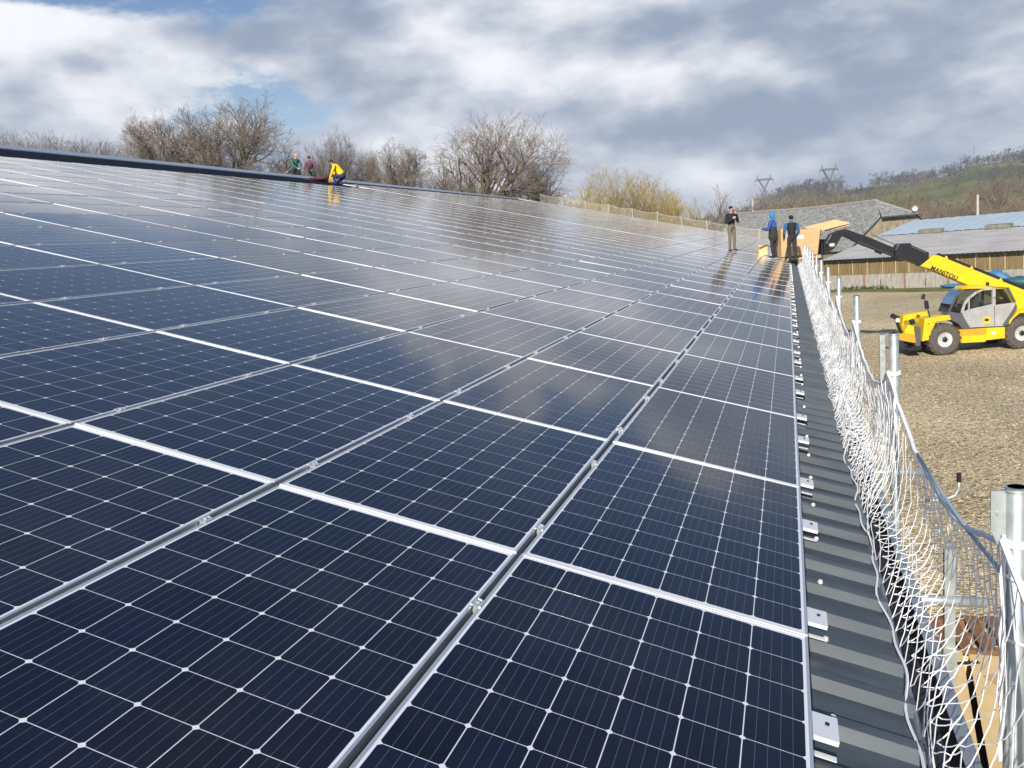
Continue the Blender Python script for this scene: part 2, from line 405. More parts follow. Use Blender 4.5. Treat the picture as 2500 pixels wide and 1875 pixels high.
# gutter
b = MB()
P_ = [(.285, 3.985), (.300, 4.00), (.312, 3.99), (.318, 3.85), (.395, 3.85), (.400, 3.99), (.440, 4.00), (.442, 3.975)]
for i in range(len(P_) - 1):
    (x0, z0), (x1, z1) = P_[i], P_[i + 1]
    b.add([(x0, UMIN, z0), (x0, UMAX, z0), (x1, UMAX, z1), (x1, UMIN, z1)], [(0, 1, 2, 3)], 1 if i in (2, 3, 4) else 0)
b.build('gutter', [M['gutter'], M['gutter_in']], hall)
b = MB(); b.box((.13, (UMIN + UMAX) / 2, 1.95), (.12, UMAX - UMIN - .4, 3.9)); b.prism([(.1, 0), (.1, 4.0), (xr, zr - .15), (xr - 5.3, zr - 1.55), (xr - 5.3, 0)], UMAX - .5, UMAX - .3); b.box((xr - 5.2, (UMIN + UMAX) / 2, 4.1), (.12, UMAX - UMIN - 1.2, 8.1)); b.build('wall', M['wallmetal'], hall)
# verge trim at the far end
b = MB()
for n0, n1, w in ((-.16, .0, .03),):
    b.add([rw(UMAX, -.335, n0), rw(UMAX, VR, n0), rw(UMAX, VR, n1), rw(UMAX, -.335, n1), rw(UMAX + w, -.335, n0), rw(UMAX + w, VR, n0), rw(UMAX + w, VR, n1), rw(UMAX + w, -.335, n1)],
          [(0, 1, 2, 3), (4, 7, 6, 5), (3, 2, 6, 7), (0, 3, 7, 4)])
b.build('verge_trim', M['ridge'], hall)

# ------------------------------------------------------------------ solar panels
PU, PV, PL, PW = 1.67, 1.0225, 1.664, 1.001
LX, LY, FW = PL / 2, PW / 2, .0092
def laminate_mesh(name, m):
    me = bpy.data.meshes.new(name)
    a, c = LX - .004, LY - .004
    me.from_pydata([(-a, -c, 0), (a, -c, 0), (a, c, 0), (-a, c, 0), (-a, -c, -.006), (a, -c, -.006), (a, c, -.006), (-a, c, -.006)], [],
                   [(0, 1, 2, 3), (7, 6, 5, 4), (0, 4, 5, 1), (1, 5, 6, 2), (2, 6, 7, 3), (3, 7, 4, 0)])
    uv = me.uv_layers.new(name='UVMap')
    for l in me.loops: co = me.vertices[l.vertex_index].co; uv.data[l.index].uv = (co.x, co.y)
    me.materials.append(m); return me
def frame_geo(b, T=None, k=0):
    vs = []
    for dx, z in ((0, -.036), (0, .0018), (FW, .0018), (FW, -.004)):
        vs += [(-LX + dx, -LY + dx, z), (LX - dx, -LY + dx, z), (LX - dx, LY - dx, z), (-LX + dx, LY - dx, z)]
    if T is not None: vs = [T @ Vector(p) for p in vs]
    fs = []
    for r in range(3):
        for j in range(4):
            j2 = (j + 1) % 4; fs.append((4 * r + j, 4 * r + j2, 4 * r + 4 + j2, 4 * r + 4 + j))
    for i, f in enumerate(fs): b.f.append(tuple(q + len(b.v) for q in f)); b.m.append(k + i % 2)  # odd faces: short bars, in the colour lightened for their glint
    b.v.extend(tuple(p) for p in vs)
ME_LAM = laminate_mesh('laminate', M['backsheet']); ME_LAMG = laminate_mesh('laminate_grid', M['cells_far'])
b = MB(); frame_geo(b); ME_FRAME = b.mesh('frame', [M['alu'], M['alu_glint']])
def cell_mesh():
    b = MB(); h, c = .0791, .0082
    ring = [(-h + c, -h), (h - c, -h), (h, -h + c), (h, h - c), (h - c, h), (-h + c, h), (-h, h - c), (-h, -h + c)]
    b.add([(x, y, 0) for x, y in ring] + [(x, y, -.0004) for x, y in ring], [tuple(range(8))] + [(i, (i + 1) % 8, 8 + (i + 1) % 8, 8 + i)[::-1] for i in range(8)])
    return b.mesh('cell', M['cell'])
ME_CELL = cell_mesh()
def clamp_mesh():
    b = MB()
    b.box((0, 0, .0035), (.045, .036, .003)); b.box((0, -.0, -.012), (.042, .014, .025))
    b.lathe([(.0075, .005), (.0075, .0105), (.004, .0112)], (0, 0, 0), 'Z', 6)
    b.box((.020, 0, .006), (.003, .012, .005))
    return b.mesh('clamp', M['alu'])
ME_CLAMP = clamp_mesh()
ORD = ['first', 'second', 'third', 'fourth', 'fifth', 'sixth', 'seventh', 'eighth', 'ninth', 'tenth', 'eleventh', 'twelfth', 'thirteenth', 'fourteenth', 'fifteenth',
       'sixteenth', 'seventeenth', 'eighteenth', 'nineteenth', 'twentieth', 'twenty-first', 'twenty-second']
BL2 = 32.20
panels = []
for c in range(-2, 19):
    for r in range(18): panels.append((c * PU, r, c, 1))
for c in range(20):
    for r in range(20): panels.append((BL2 + c * PU, r, c, 2))
def size_in_picture(u, r):
    q = [proj(rw(u + du, r * PV + dv)) for du in (.1, PU - .1) for dv in (.1, PV - .1)]
    if any(p is None for p in q): return 0
    if all(p[0] < 0 or p[0] > 2500 or p[1] > 1875 for p in q): return 0
    xs = [max(0, min(2500, p[0])) for p in q]; ys = [max(0, min(1875, p[1])) for p in q]
    return (max(xs) - min(xs)) * (max(ys) - min(ys)) + 1e-3
prn = random.Random(31)
info = []
for (u, r, c, blk) in panels:
    # each panel sits a hair out of true, as on any real rack
    q = .0026 if u < 12 else .0008
    tx, ty = prn.gauss(0, q), prn.gauss(0, q)
    T = RM @ Matrix.Translation((u + PU / 2, r * PV + PV / 2, 0)) @ Matrix.Rotation(tx, 4, 'X') @ Matrix.Rotation(ty, 4, 'Y')
    info.append((size_in_picture(u, r), u, r, c, blk, T))
info.sort(key=lambda t: -t[0])
rest = MB(); rest_uv = []
for idx, (sz, u, r, c, blk, T) in enumerate(info):
    if idx < 300 and sz > 0:
        near = blk == 1 and c <= 1 and sz > 9000
        o = bpy.data.objects.new('solar_panel', ME_LAM if near else ME_LAMG); o.matrix_world = T; link(o)
        row = ORD[r] + ' up from the eave'
        col = (('in the nearest row' if c == -1 else 'in the %s row back' % ORD[c + 1]) if blk == 1 else '%s row past the strip' % ORD[c])
        tag(o, 'dark blue solar panel, %s, %s' % (row, col), 'solar panel', 'solar panels clamped side by side on the roof')
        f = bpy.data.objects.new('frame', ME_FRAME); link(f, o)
        if near:
            for ix in range(10):
                for iy in range(6):
                    ce = bpy.data.objects.new('cell', ME_CELL); ce.location = ((ix - 4.5) * .1612, (iy - 2.5) * .1612, .0005); link(ce, o)
        if u < 18:
            for off in (.275, 1.24):
                cl = bpy.data.objects.new('clamp', ME_CLAMP); cl.location = (off - PU / 2, PV / 2, 0); link(cl, o)
    else:
        a, d = LX - .004, LY - .004
        rest.add([T @ Vector(p) for p in ((-a, -d, 0), (a, -d, 0), (a, d, 0), (-a, d, 0))], [(0, 1, 2, 3)], 0)
        rest_uv += [(-a, -d), (a, -d), (a, d), (-a, d)]
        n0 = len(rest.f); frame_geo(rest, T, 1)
        for f in rest.f[n0:]: rest_uv += [(9, 9)] * len(f)
o = rest.build('solar_panels', [M['cells_far'], M['alu'], M['alu_glint']])
uv = o.data.uv_layers.new(name='UVMap')
for i, q in enumerate(rest_uv): uv.data[i].uv = q
tag(o, 'mass of remoter solar panels towards the ridge and far end', 'solar panels', kind='stuff')

# added bright strip standing in for the sunlit frame sides of the far block
b = MB(); u0 = 19 * PU + .015
for (a0, a1, n0, n1) in ((u0, BL2 - .015, -.02, .004),):
    c8 = [rw(uu, vv, nn) for uu in (a0, a1) for vv in (.0, 18.35) for nn in (n0, n1)]
    b.add(c8, [(0, 1, 3, 2), (4, 6, 7, 5), (0, 4, 5, 1), (2, 3, 7, 6), (0, 2, 6, 4), (1, 5, 7, 3)])
tag(b.build('sunlit_edge_strip', M['alu_bright']), 'bright stand-in for sunlit frame sides running up the roof between two blocks of panels', 'metal strip')

# slotted brackets (rail ends) sticking out at the eave
def bracket_mesh():
    """end of a C-shaped rail: top plate, far web, lower flange, tab at the outer end; open towards the near side"""
    b = MB(); z = -.040; t = .003; o = -.072
    def plate(x0, x1, y0, y1, zz): b.box(((x0 + x1) / 2, (y0 + y1) / 2, zz), (x1 - x0, y1 - y0, t))
    plate(-.055, .060, o, .30, z)
    b.box((-.0565, (o + .3) / 2, z - .006), (.003, .3 - o, .015))
    plate(-.092, -.070, o, .30, z - .038)
    b.lathe([(.007, 0), (.007, .004), (.004, .005)], (.012, o + .030, z + .0018), 'Z', 6, 1)
    return b.mesh('mounting_bracket', [M['alu_bright'], M['black']])
ME_BR = bracket_mesh()
k = 0
for c in range(-1, 19):
    for h, off in enumerate((.262, 1.235)):
        o = bpy.data.objects.new('mounting_bracket', ME_BR); o.matrix_world = RM @ Matrix.Translation((c * PU + off, 0, 0)); link(o)
        tag(o, 'white slotted bracket at the eave, %s of two at the %s' % (('nearer', 'farther')[h], ('nearest panel row' if c == -1 else ORD[c + 1] + ' panel row back')),
            'bracket', 'bracket ends sticking out along the eave')

# ------------------------------------------------------------------ edge protection along the eave: posts, transoms, net
NETX = .53
def guard_post(y, top, name_label, outer=None, flange=False):
    t = tag(empty('guard_post', (NETX, y, 0)), name_label, 'scaffold post', 'galvanised posts of the edge protection along the eave')
    b = MB(); b.tube((0, 0, 0), (0, 0, top), .0265, n=16)
    b.lathe([(.0275, top - .012), (.0275, top)], (0, 0, 0), 'Z', 16)
    b.build('tube', M['galv'], t, True)
    bevel(t.children[0], .003, 1)
    b = MB(); b.tube((-.13, -.02, 3.26), (.48, -.02, 3.26), .030, n=12); b.build('transom', M['galv'], t, True)
    b = MB(); b.box((0, -.012, 3.26), (.075, .09, .10)); b.box((.0, -.06, 3.26), (.03, .02, .05)); b.build('coupler', M['galv'], t)
    if outer:
        x, z = outer
        b = MB(); b.box((x, .02, z / 2), (.058, .058, z)); b.box((x, .02, z + .004), (.068, .068, .008)); b.box((x, .02, 2.9), (.074, .074, .10))
        b.build('standard', M['galv'], t)
        b = MB(); b.tube((-.1, .05, 2.86), (x, .05, 2.86), .022, n=10); b.build('lower_transom', M['galv'], t, True)
    if flange:
        b = MB(); b.prism([(-.062, top - .012), (-.026, top - .012), (-.026, top - .165), (-.045, top - .165), (-.062, top - .125)], -.004, .004)
        b.tube((-.045, -.010, top - .075), (-.045, .006, top - .075), .005, n=8)
        b.build('flange_plate', M['galv'], t)
    return t
PY = [-.25 + 2.75 * k for k in range(12)]
for k, y in enumerate(PY):
    lab = ['thick galvanised post with side flange, cut off by the picture edge', 'galvanised post in front of the yellow telehandler nose',
           'galvanised post rising left of the dark shadow line on the gravel', 'galvanised post in front of the concrete wall base'][k] if k < 4 else '%s galvanised guard post along the eave, counted from the nearest' % ORD[k]
    guard_post(y, 4.80 if k == 0 else 4.88, lab, None if k == 0 else ((.47, 4.15) if k == 3 else (.29, 3.57)), k == 0)

nr = random.Random(5)
def net_sheet(b, y0, y1, step, rows, surf, jit, r, sub=2, drop=0.0):
    """diamond netting: surf(y, t) gives the point of the sheet at t = 0 (lower edge) .. 1 (upper edge)"""
    cols = int((y1 - y0) / step); P = {}
    for i in range(cols + 1):
        for j in range(rows + 1):
            if (i + j) % 2: continue
            y = y0 + i * step; p = surf(y, j / rows)
            J = jit * (0.15 if j in (0, rows) else 1)
            P[i, j] = Vector((p[0] + nr.gauss(0, J), p[1] + nr.gauss(0, J), p[2] + nr.gauss(0, J * .8)))
    for (i, j), p in P.items():
        for dj in (1, -1):
            q = P.get((i + 1, j + dj))
            if q is None or nr.random() < drop: continue
            pts = [p]
            for k in range(1, sub):
                f = k / sub; pts.append(p.lerp(q, f) + Vector((nr.gauss(0, jit * .35), nr.gauss(0, jit * .35), -.012 * nr.random())))
            pts.append(q); b.path(pts, r, 3, False)
def sag(y):
    t = ((y - PY[0]) / 2.75) % 1.0; return 4 * t * (1 - t)
def rope_pt(y):
    s = sag(y); return Vector((NETX - .035 + .03 * s, y, 4.66 - .27 * s))
def surf_main(y, t):
    top = rope_pt(y); lo = Vector((.335, y, 4.02)); p = lo.lerp(top, t)
    bul = math.sin(math.pi * t); w = math.sin(y * 2.3) * .5 + math.sin(y * 5.1 + 1) * .3
    return p + Vector((.07 * bul + .035 * bul * w, .05 * bul * math.sin(y * 3.3), -.10 * bul))
def surf_fold(y, t):
    w = math.sin(y * 3.1) + .5 * math.sin(y * 6.7 + 2); lo = Vector((.300, y, 4.03)); hi = Vector((.37 + .02 * w, y, 4.27 + .04 * w))
    bul = math.sin(math.pi * t)
    return lo.lerp(hi, t) + Vector((.02 * bul * w, .03 * math.sin(5 * y + 3 * t), .02 * bul))
def surf_heap(y, t):
    w = math.sin(y * 4.7) + .5 * math.sin(y * 10.1)
    return Vector((.275 + .13 * t, y, 4.03 + .045 * math.sin(math.pi * t) * (1.4 + w)))
def surf_outer(y, t):
    top = rope_pt(y) + Vector((.012, 0, -.01)); w = math.sin(y * 3.9 + .6)
    lo = Vector((.47 + .02 * w, y, 4.02)); return lo.lerp(top, t) + Vector((.02 * math.sin(5 * y) * math.sin(math.pi * t), 0, 0))
net = tag(empty('safety_net', (NETX, 10, 4)), 'white rope safety net draped along the eave between galvanised posts', 'safety net')
b = MB()
net_sheet(b, -1.7, 30.6, .052, 7, surf_main, .003, .0021, 3)
net_sheet(b, 2.0, 30.6, .056, 8, lambda y, t: surf_main(y + .02, t * .97) + Vector((-.028 + .02 * math.sin(6.2 * y), .02 * math.sin(11 * y), -.02)), .004, .0024, 2)
net_sheet(b, 4.6, 30.6, .060, 8, surf_outer, .005, .0028, 2)
net_sheet(b, -1.7, 30.6, .062, 4, surf_fold, .003, .0020, 3)
net_sheet(b, 3.0, 30.6, .060, 3, surf_heap, .004, .0022, 2)
y = -1.7; pts = []
while y < 30.6: pts.append(Vector((.285 + .012 * math.sin(y * 6.1) + .008 * math.sin(y * 15), y, 4.036 + .006 * math.sin(y * 9)))); y += .05
b.path(pts, .0042, 4)
o = b.build('netting', M['net'], net); o.location = -Vector((NETX, 10, 4)); o['kind'] = 'stuff'
b = MB(); y = -1.7; pts = []
while y < 30.7: pts.append(rope_pt(y) + Vector((nr.gauss(0, .003), 0, nr.gauss(0, .003)))); y += .11
b.path(pts, .0095, 6)
o = b.build('top_rope', M['rope'], net); o.location = -Vector((NETX, 10, 4))
b = MB()
for y in PY:                                   # rope ties round each post
    for dz in (0, -.012):
        b.path([Vector((NETX + .031 * math.cos(a), y + .031 * math.sin(a), 4.655 + dz + .006 * math.sin(a))) for a in [k * math.pi / 6 for k in range(13)]], .0055, 5)
o = b.build('tie', M['rope'], net); o.location = -Vector((NETX, 10, 4))
# loose cord wound round the nearest post
b = MB(); y0 = PY[0]
for z0 in (4.62, 4.44):
    b.path([Vector((NETX - .034 + .004 * math.sin(3 * k), y0 - .02, z0 + .05 - k * .05)) for k in range(5)], .0055, 5)
    b.path([Vector((NETX + .033 * math.cos(a), y0 + .033 * math.sin(a), z0 - .03 - .01 * a)) for a in [math.pi * (.9 + k / 9) for k in range(12)]], .005, 5)
b.path([Vector((NETX - .036 + .004 * math.sin(2.1 * k), y0 - .02, 4.66 - k * .055)) for k in range(13)], .0065, 5)
o = b.build('lashing', M['rope'], net); o.location = -Vector((NETX, 10, 4))
b = MB(); p0 = Vector((NETX - .02, PY[0] + .04, 4.53)); p1 = rope_pt(1.55) + Vector((0, 0, .0))
b.path([p0, p0.lerp(p1, .3) + Vector((0, 0, -.02)), p0.lerp(p1, .6) + Vector((0, 0, -.02)), p1], .007, 8)
o = b.build('blue_rope', M['rope_blue'], net, True); o.location = -Vector((NETX, 10, 4))
# hook of bent bar with a black cap
t = tag(empty('bent_hook', (.62, 1.3, 4.2)), 'small bent metal hook with black tip beside the net rope', 'hook')
b = MB(); b.path([(-.12, .0, .06), (-.02, .02, .055), (.03, .03, .075), (.045, .03, .11), (.045, .03, .15)], .007, 8); b.build('rod', M['galv'], t, True)
b = MB(); b.tube((.045, .03, .14), (.045, .03, .18), .010, n=8); b.build('cap', M['black'], t)

# guard net along the far gable edge
t = tag(empty('verge_guard', rw(UMAX, 11, 0)), 'low netting fence with pale posts along the far roof end', 'guard rail')
off = rw(UMAX, 11, 0)
v = .2; i = 0
while v < 20.6:
    lean = rnd.gauss(0, .03)
    b = MB(); p = rw(UMAX + .06, v, -.05) - off; q = p + Vector((lean, 0, 0.75 + rnd.gauss(0, .05))); b.tube(p, q, .035, n=6); b.build('post', M['polewood'], t)
    v += 2.05
b = MB()
def surf_v(y, tt):
    s = 4 * ((y / 2.05) % 1) * (1 - (y / 2.05) % 1); p = rw(UMAX + .06, y + .2, 0); return Vector((p.x, p.y + .04 * math.sin(3 * y), p.z + tt * (.66 - .10 * s) + .02))
net_sheet(b, 0, 20.4, .075, 9, surf_v, .012, .006, 1)
o = b.build('netting', M['net_far'], t); o.location = -off; o['kind'] = 'stuff'
b = MB(); b.path([surf_v(k * .3, 1.0) for k in range(69)], .018, 5); o = b.build('top_rope', M['polewood'], t); o.location = -off

# ------------------------------------------------------------------ cartons and pallet on the ground by the hall
def carton(name, label, loc, rz, L, W, H, gap=.07):
    t = tag(empty(name, loc, rz), label, 'carton')
    b = MB(); th = .012
    for x0, x1, y0, y1 in ((0, L, 0, th), (0, L, W - th, W), (0, th, th + .001, W - th - .001), (L - th, L, th + .001, W - th - .001)): b.box(((x0 + x1) / 2, (y0 + y1) / 2, H / 2), (x1 - x0, y1 - y0, H))
    b.build('box_wall', M['carton_l'], t)
    b = MB(); b.box((L / 2, W / 2, .03), (L - .03, W - .03, .01)); b.build('box_floor', M['carton_shade'], t)
    return t
t = carton('open_carton', 'large tan module carton lying open below the eave by the nearest post', (1.13, 5.15, .02), R(-6), 1.12, 2.5, .30)
for nm, x0, x1, dz in (('flap', -.02, .40, .02), ('flap', .47, 1.14, .03)):
    b = MB(); b.add([(x0, -.02, .312), (x1, -.02, .312 + dz), (x1, 2.52, .318 + dz), (x0, 2.52, .316), (x0, -.02, .304), (x1, -.02, .304 + dz), (x1, 2.52, .31 + dz), (x0, 2.52, .308)],
                    [(0, 1, 2, 3), (7, 6, 5, 4), (0, 4, 5, 1), (1, 5, 6, 2), (2, 6, 7, 3), (3, 7, 4, 0)]); b.build(nm, M['carton_l'], t)
b = MB(); b.box((.42, 2.25, .335), (.30, .05, .012), Matrix.Rotation(R(24), 3, 'Z')); b.build('strap', M['black'], t)
b = MB(); b.box((.72, 1.9, .35), (.16, .25, .01), Matrix.Rotation(R(35), 3, 'Z')); b.build('torn_piece', M['carton'], t)
t = tag(empty('wooden_pallet', (1.35, 8.05, .0), R(4)), 'brown wooden pallet lying beyond the open carton', 'pallet')
for k in range(5):
    b = MB(); b.box((.1 + k * .25, .5, .13), (.16, 1.0, .022)); b.build('board', M['wood_dk'], t)
for k in range(3):
    b = MB(); b.box((.6, .06 + k * .44, .06), (1.16, .09, .11)); b.build('runner', M['wood_dk'], t)
t = tag(empty('flat_carton', (1.02, 7.35, .0), R(14)), 'small orange-brown carton scrap beside the gutter downpipe line', 'carton')
b = MB(); b.box((.12, .3, .10), (.36, .62, .2)); b.build('box_body', M['carton'], t)
b = MB(); b.add([(-.06, .0, .2), (.3, .0, .2), (.33, -.22, .24), (-.08, -.2, .25)], [(0, 1, 2, 3)]); b.build('flap', M['carton'], t)

# ------------------------------------------------------------------ telehandler; x runs from nose to tail, y away from the picture, z up
TL = empty('telehandler', (5.5874, 32.9992, 0), R(18))
tag(TL, 'yellow telescopic handler with grey cab on the gravel, boom raised to the roof', 'telehandler')
def part(name, b, m, parent=TL, smooth=False, bv=0):
    o = b.build(name, m, parent, smooth)
    if bv: bevel(o, bv)
    return o
def wheel(x, y):
    w = empty('wheel', (x, y, .625), 0, TL); b = MB(); s = 1 if y < 1 else -1
    b.lathe([(.29, -.17), (.40, -.20), (.55, -.19), (.605, -.13), (.612, 0), (.605, .13), (.55, .19), (.40, .20), (.29, .17)], (0, 0, 0), 'Y', 36, cap=False)
    for k in range(18):                       # tractor lugs
        for sd in (-1, 1):
            a = 2 * math.pi * (k + (.5 if sd > 0 else 0)) / 18
            mt = Matrix.Rotation(-a, 3, 'Y') @ Matrix.Rotation(R(32 * sd), 3, 'X')
            b.box(Vector((math.sin(a) * 0, 0, 0)) + Matrix.Rotation(-a, 3, 'Y') @ Vector((.612, sd * .095, 0)), (.055, .20, .055), mt)
    part('tyre', b, M['rubber'], w, True)
    o = w.children[-1]
    for p in o.data.polygons: p.use_smooth = False
    b = MB(); b.lathe([(.30, -.165 * s), (.295, -.13 * s), (.22, -.10 * s), (.12, -.14 * s), (.11, -.165 * s)], (0, 0, 0), 'Y', 28); part('rim', b, M['rim'], w, True)
    b = MB(); b.lathe([(.10, -.12 * s), (.095, -.20 * s), (.05, -.215 * s)], (0, 0, 0), 'Y', 16)
    for k in range(8): a = k * math.pi / 4; b.box((.135 * math.cos(a), -.165 * s, .135 * math.sin(a)), (.03, .03, .03))
    part('hub', b, M['black'], w)
for x in (.10, 3.10):
    for y in (.20, 2.15): wheel(x, y)
b = MB(); b.prism([(-.75, .55), (-.70, .95), (.6, 1.0), (3.6, 1.0), (4.1, .9), (4.1, .5), (.6, .42)], .75, 1.65); part('chassis', b, M['black'])
b = MB(); b.prism([(.70, .96), (1.74, .94), (1.73, .45), (1.71, .40), (.77, .43)], .12, .70); part('step_box', b, M['orange'], bv=.02)  # orange paints the shade on the upper part of the yellow side
b = MB(); b.prism([(.80, .70), (1.735, .68), (1.73, .45), (1.71, .40), (.80, .43)], .10, .115); part('step_cover', b, M['yellow'])
b = MB(); b.prism([(1.745, .94), (2.48, .91), (2.49, .47), (1.745, .45)], .10, .70); part('tank_cover', b, M['yellow'], bv=.02)
b = MB(); b.box((2.02, .095, .72), (.18, .006, .10)); part('plate', b, M['paper'])
b = MB(); b.prism([(-.77, .62), (-.67, 1.50), (-.23, 1.55), (.30, 1.58), (.36, 1.38), (-.22, 1.36), (-.40, 1.0), (-.52, .66)], .06, .55); part('front_fender', b, M['yellow'], bv=.02)
b = MB(); b.prism([(-.77, .62), (-.67, 1.50), (-.23, 1.55), (.30, 1.58), (.36, 1.38), (-.22, 1.36), (-.40, 1.0), (-.52, .66)], 1.85, 2.35); part('front_fender', b, M['yellow'], bv=.02)
b = MB(); b.prism([(-.72, .70), (-.66, 1.30), (-.1, 1.35), (.2, 1.1), (.2, .7)], .56, 1.84); part('front_frame', b, M['yellow'])
b = MB(); b.box((-.52, .055, 1.30), (.07, .012, .03)); b.box((-.34, .055, 1.32), (.04, .012, .03)); part('slot', b, M['black'])
b = MB(); b.prism([(.20, 1.60), (.36, 1.70), (.78, 1.58), (1.14, .97), (.82, .97), (.66, 1.20), (.36, 1.37)], .10, .60); part('wheel_arch', b, M['trimgrey'])
# stabiliser unit in front
b = MB(); b.prism([(-1.41, 1.11), (-1.27, 1.32), (-1.07, 1.25), (-1.04, .95), (-1.0, .60), (-1.25, .62), (-1.44, 1.0)], .10, .50); part('stabiliser_bracket', b, M['yellow'], bv=.015)
b = MB(); b.prism([(-1.68, .98), (-1.44, 1.01), (-1.04, .92), (-1.02, .57), (-1.68, .76)], .08, .50); part('stabiliser_beam', b, M['orange'], bv=.02)  # yellow part turned from the sun, its shade painted as orange
b = MB(); b.prism([(-1.02, 1.21), (-.80, 1.19), (-.80, .44), (-1.00, .44)], .12, .40); part('stabiliser_leg', b, M['trimgrey'], bv=.02)
b = MB(); b.prism([(-1.30, .42), (-1.10, .46), (-.80, .44), (-.86, .30), (-1.25, .30)], .0, .5); part('stabiliser_foot', b, M['black'])
b = MB(); b.box((-.9, 1.2, .75), (.5, 1.2, .3)); part('front_axle_mount', b, M['black'])
# lamps and mirrors
b = MB(); b.path([(-1.50, .25, 1.0), (-1.60, .2, 1.20), (-1.72, .15, 1.50), (-1.80, .1, 1.72)], [.07, .065, .06, .05], 8); b.box((-1.82, .1, 1.68), (.26, .2, .16), Matrix.Rotation(R(30), 3, 'Y')); part('lamp_arm', b, M['black'])
b = MB(); b.lathe([(.085, -.06), (.085, -.075), (.05, -.085)], (-1.76, .05, 1.55), 'Y', 14); part('headlamp', b, M['lamp'])
b = MB(); b.box((-1.12, .15, 1.42), (.17, .16, .20), Matrix.Rotation(R(-15), 3, 'Y')); part('work_lamp', b, M['black'], bv=.02)
b = MB(); b.path([(-.40, .2, 1.55), (-.50, .16, 1.85), (-.58, .1, 2.05)], .022, 6); b.path([(-.58, .1, 2.05), (-.70, .08, 2.40), (-.72, .08, 2.48)], .018, 6); part('mirror_arm', b, M['black'])
b = MB(); b.box((-.60, .06, 2.05), (.17, .05, .32), Matrix.Rotation(R(-8), 3, 'Y')); b.box((-.73, .06, 2.38), (.14, .05, .20), Matrix.Rotation(R(20), 3, 'Y')); part('mirror', b, M['black'], bv=.02)
# cab
b = MB(); b.prism([(.79, 1.60), (.94, 1.28), (1.11, 1.0), (2.44, .95), (2.70, 1.24), (2.90, 1.62), (2.86, 1.84), (1.98, 1.80), (1.06, 1.68)], .10, 1.02); part('cab_lower_panel', b, M['cabgrey'], bv=.02)
b = MB(); b.prism([(.30, 1.66), (.42, 1.97), (.58, 2.26), (.84, 2.50), (1.03, 2.53), (2.56, 2.40), (2.83, 1.86), (1.98, 1.81), (1.06, 1.69)], .16, .98); part('cab_glass', b, M['glass'])
def strip(name, pts, w, y, m):
    b = MB()
    for (x0, z0), (x1, z1) in zip(pts, pts[1:]):
        d = Vector((x1 - x0, 0, z1 - z0)); n = Vector((-d.z, 0, d.x)).normalized() * w / 2; e = d.normalized() * w * .25
        p, q = Vector((x0, 0, z0)) - e, Vector((x1, 0, z1)) + e
        b.prism([(v.x, v.z) for v in (p + n, p - n, q - n, q + n)], y, .165)
    return part(name, b, m)
strip('door_frame', [(.80, 1.62), (.90, 1.94), (1.10, 2.18), (1.37, 2.37), (1.60, 2.45), (2.0, 2.45)], .07, .085, M['cabgrey'])
strip('door_post', [(2.02, 2.47), (2.03, 2.1), (2.03, 1.80)], .11, .082, M['cabgrey'])
strip('quarter_bar', [(1.07, 2.14), (1.075, 1.69)], .04, .095, M['cabgrey'])
strip('window_sill', [(.82, 1.62), (1.08, 1.69), (1.98, 1.82)], .06, .088, M['cabgrey'])
strip('front_pillar', [(.30, 1.66), (.42, 1.97), (.58, 2.26), (.84, 2.50)], .05, .12, M['trimgrey'])
strip('rear_pillar', [(2.58, 2.42), (2.85, 1.86)], .08, .10, M['trimgrey'])
b = MB(); b.prism([(2.05, 1.78), (2.06, 1.0), (2.075, 1.0), (2.065, 1.78)], .094, .099); part('door_gap', b, M['black'])
b = MB(); b.prism([(2.50, .97), (2.72, 1.24), (2.93, 1.62), (2.89, 1.80), (2.74, 1.55), (2.52, 1.22), (2.36, 1.0)], .09, .6); part('rear_arch_trim', b, M['trimgrey'])
b = MB(); b.prism([(.98, 2.52), (1.05, 2.60), (1.57, 2.62), (2.55, 2.46), (2.58, 2.40), (1.03, 2.53)], .10, 1.05); part('cab_roof', b, M['yellow'], bv=.02)
b = MB(); b.prism([(1.60, 2.60), (2.58, 2.45), (2.60, 2.40), (2.0, 2.50)], .095, 1.0); part('roof_trim', b, M['trimgrey'])
b = MB(); b.lathe([(.06, 2.54), (.06, 2.66), (.03, 2.70)], (2.0, .5, 0), 'Z', 12); part('beacon', b, M['black'])
b = MB(); b.box((1.755, .093, 1.25), (.27, .008, .26)); part('door_badge', b, M['yellow'])
b = MB(); b.box((1.73, .088, 1.26), (.11, .006, .11)); b.box((1.81, .088, 1.26), (.04, .006, .10)); part('badge_mark', b, M['black'])
b = MB(); b.prism([(1.3, 1.75), (1.45, 2.2), (1.62, 2.25), (1.6, 1.75)], .35, .75); part('seat', b, M['trimgrey'])
b = MB(); b.box((.85, .55, 1.72), (.30, .5, .22)); b.tube((.95, .55, 1.75), (1.12, .55, 2.0), .03, n=6); b.lathe([(.17, 0), (.17, .02), (.15, .02)], (1.13, .55, 2.0), 'Z', 14); b.box((1.5, .9, 1.75), (.9, .12, .3)); part('dashboard', b, M['black'])
b = MB(); b.box((2.05, .93, 2.1), (.10, .05, .7)); b.box((1.0, .93, 2.0), (.06, .05, .8), Matrix.Rotation(R(20), 3, 'Y')); part('far_pillar', b, M['trimgrey'])
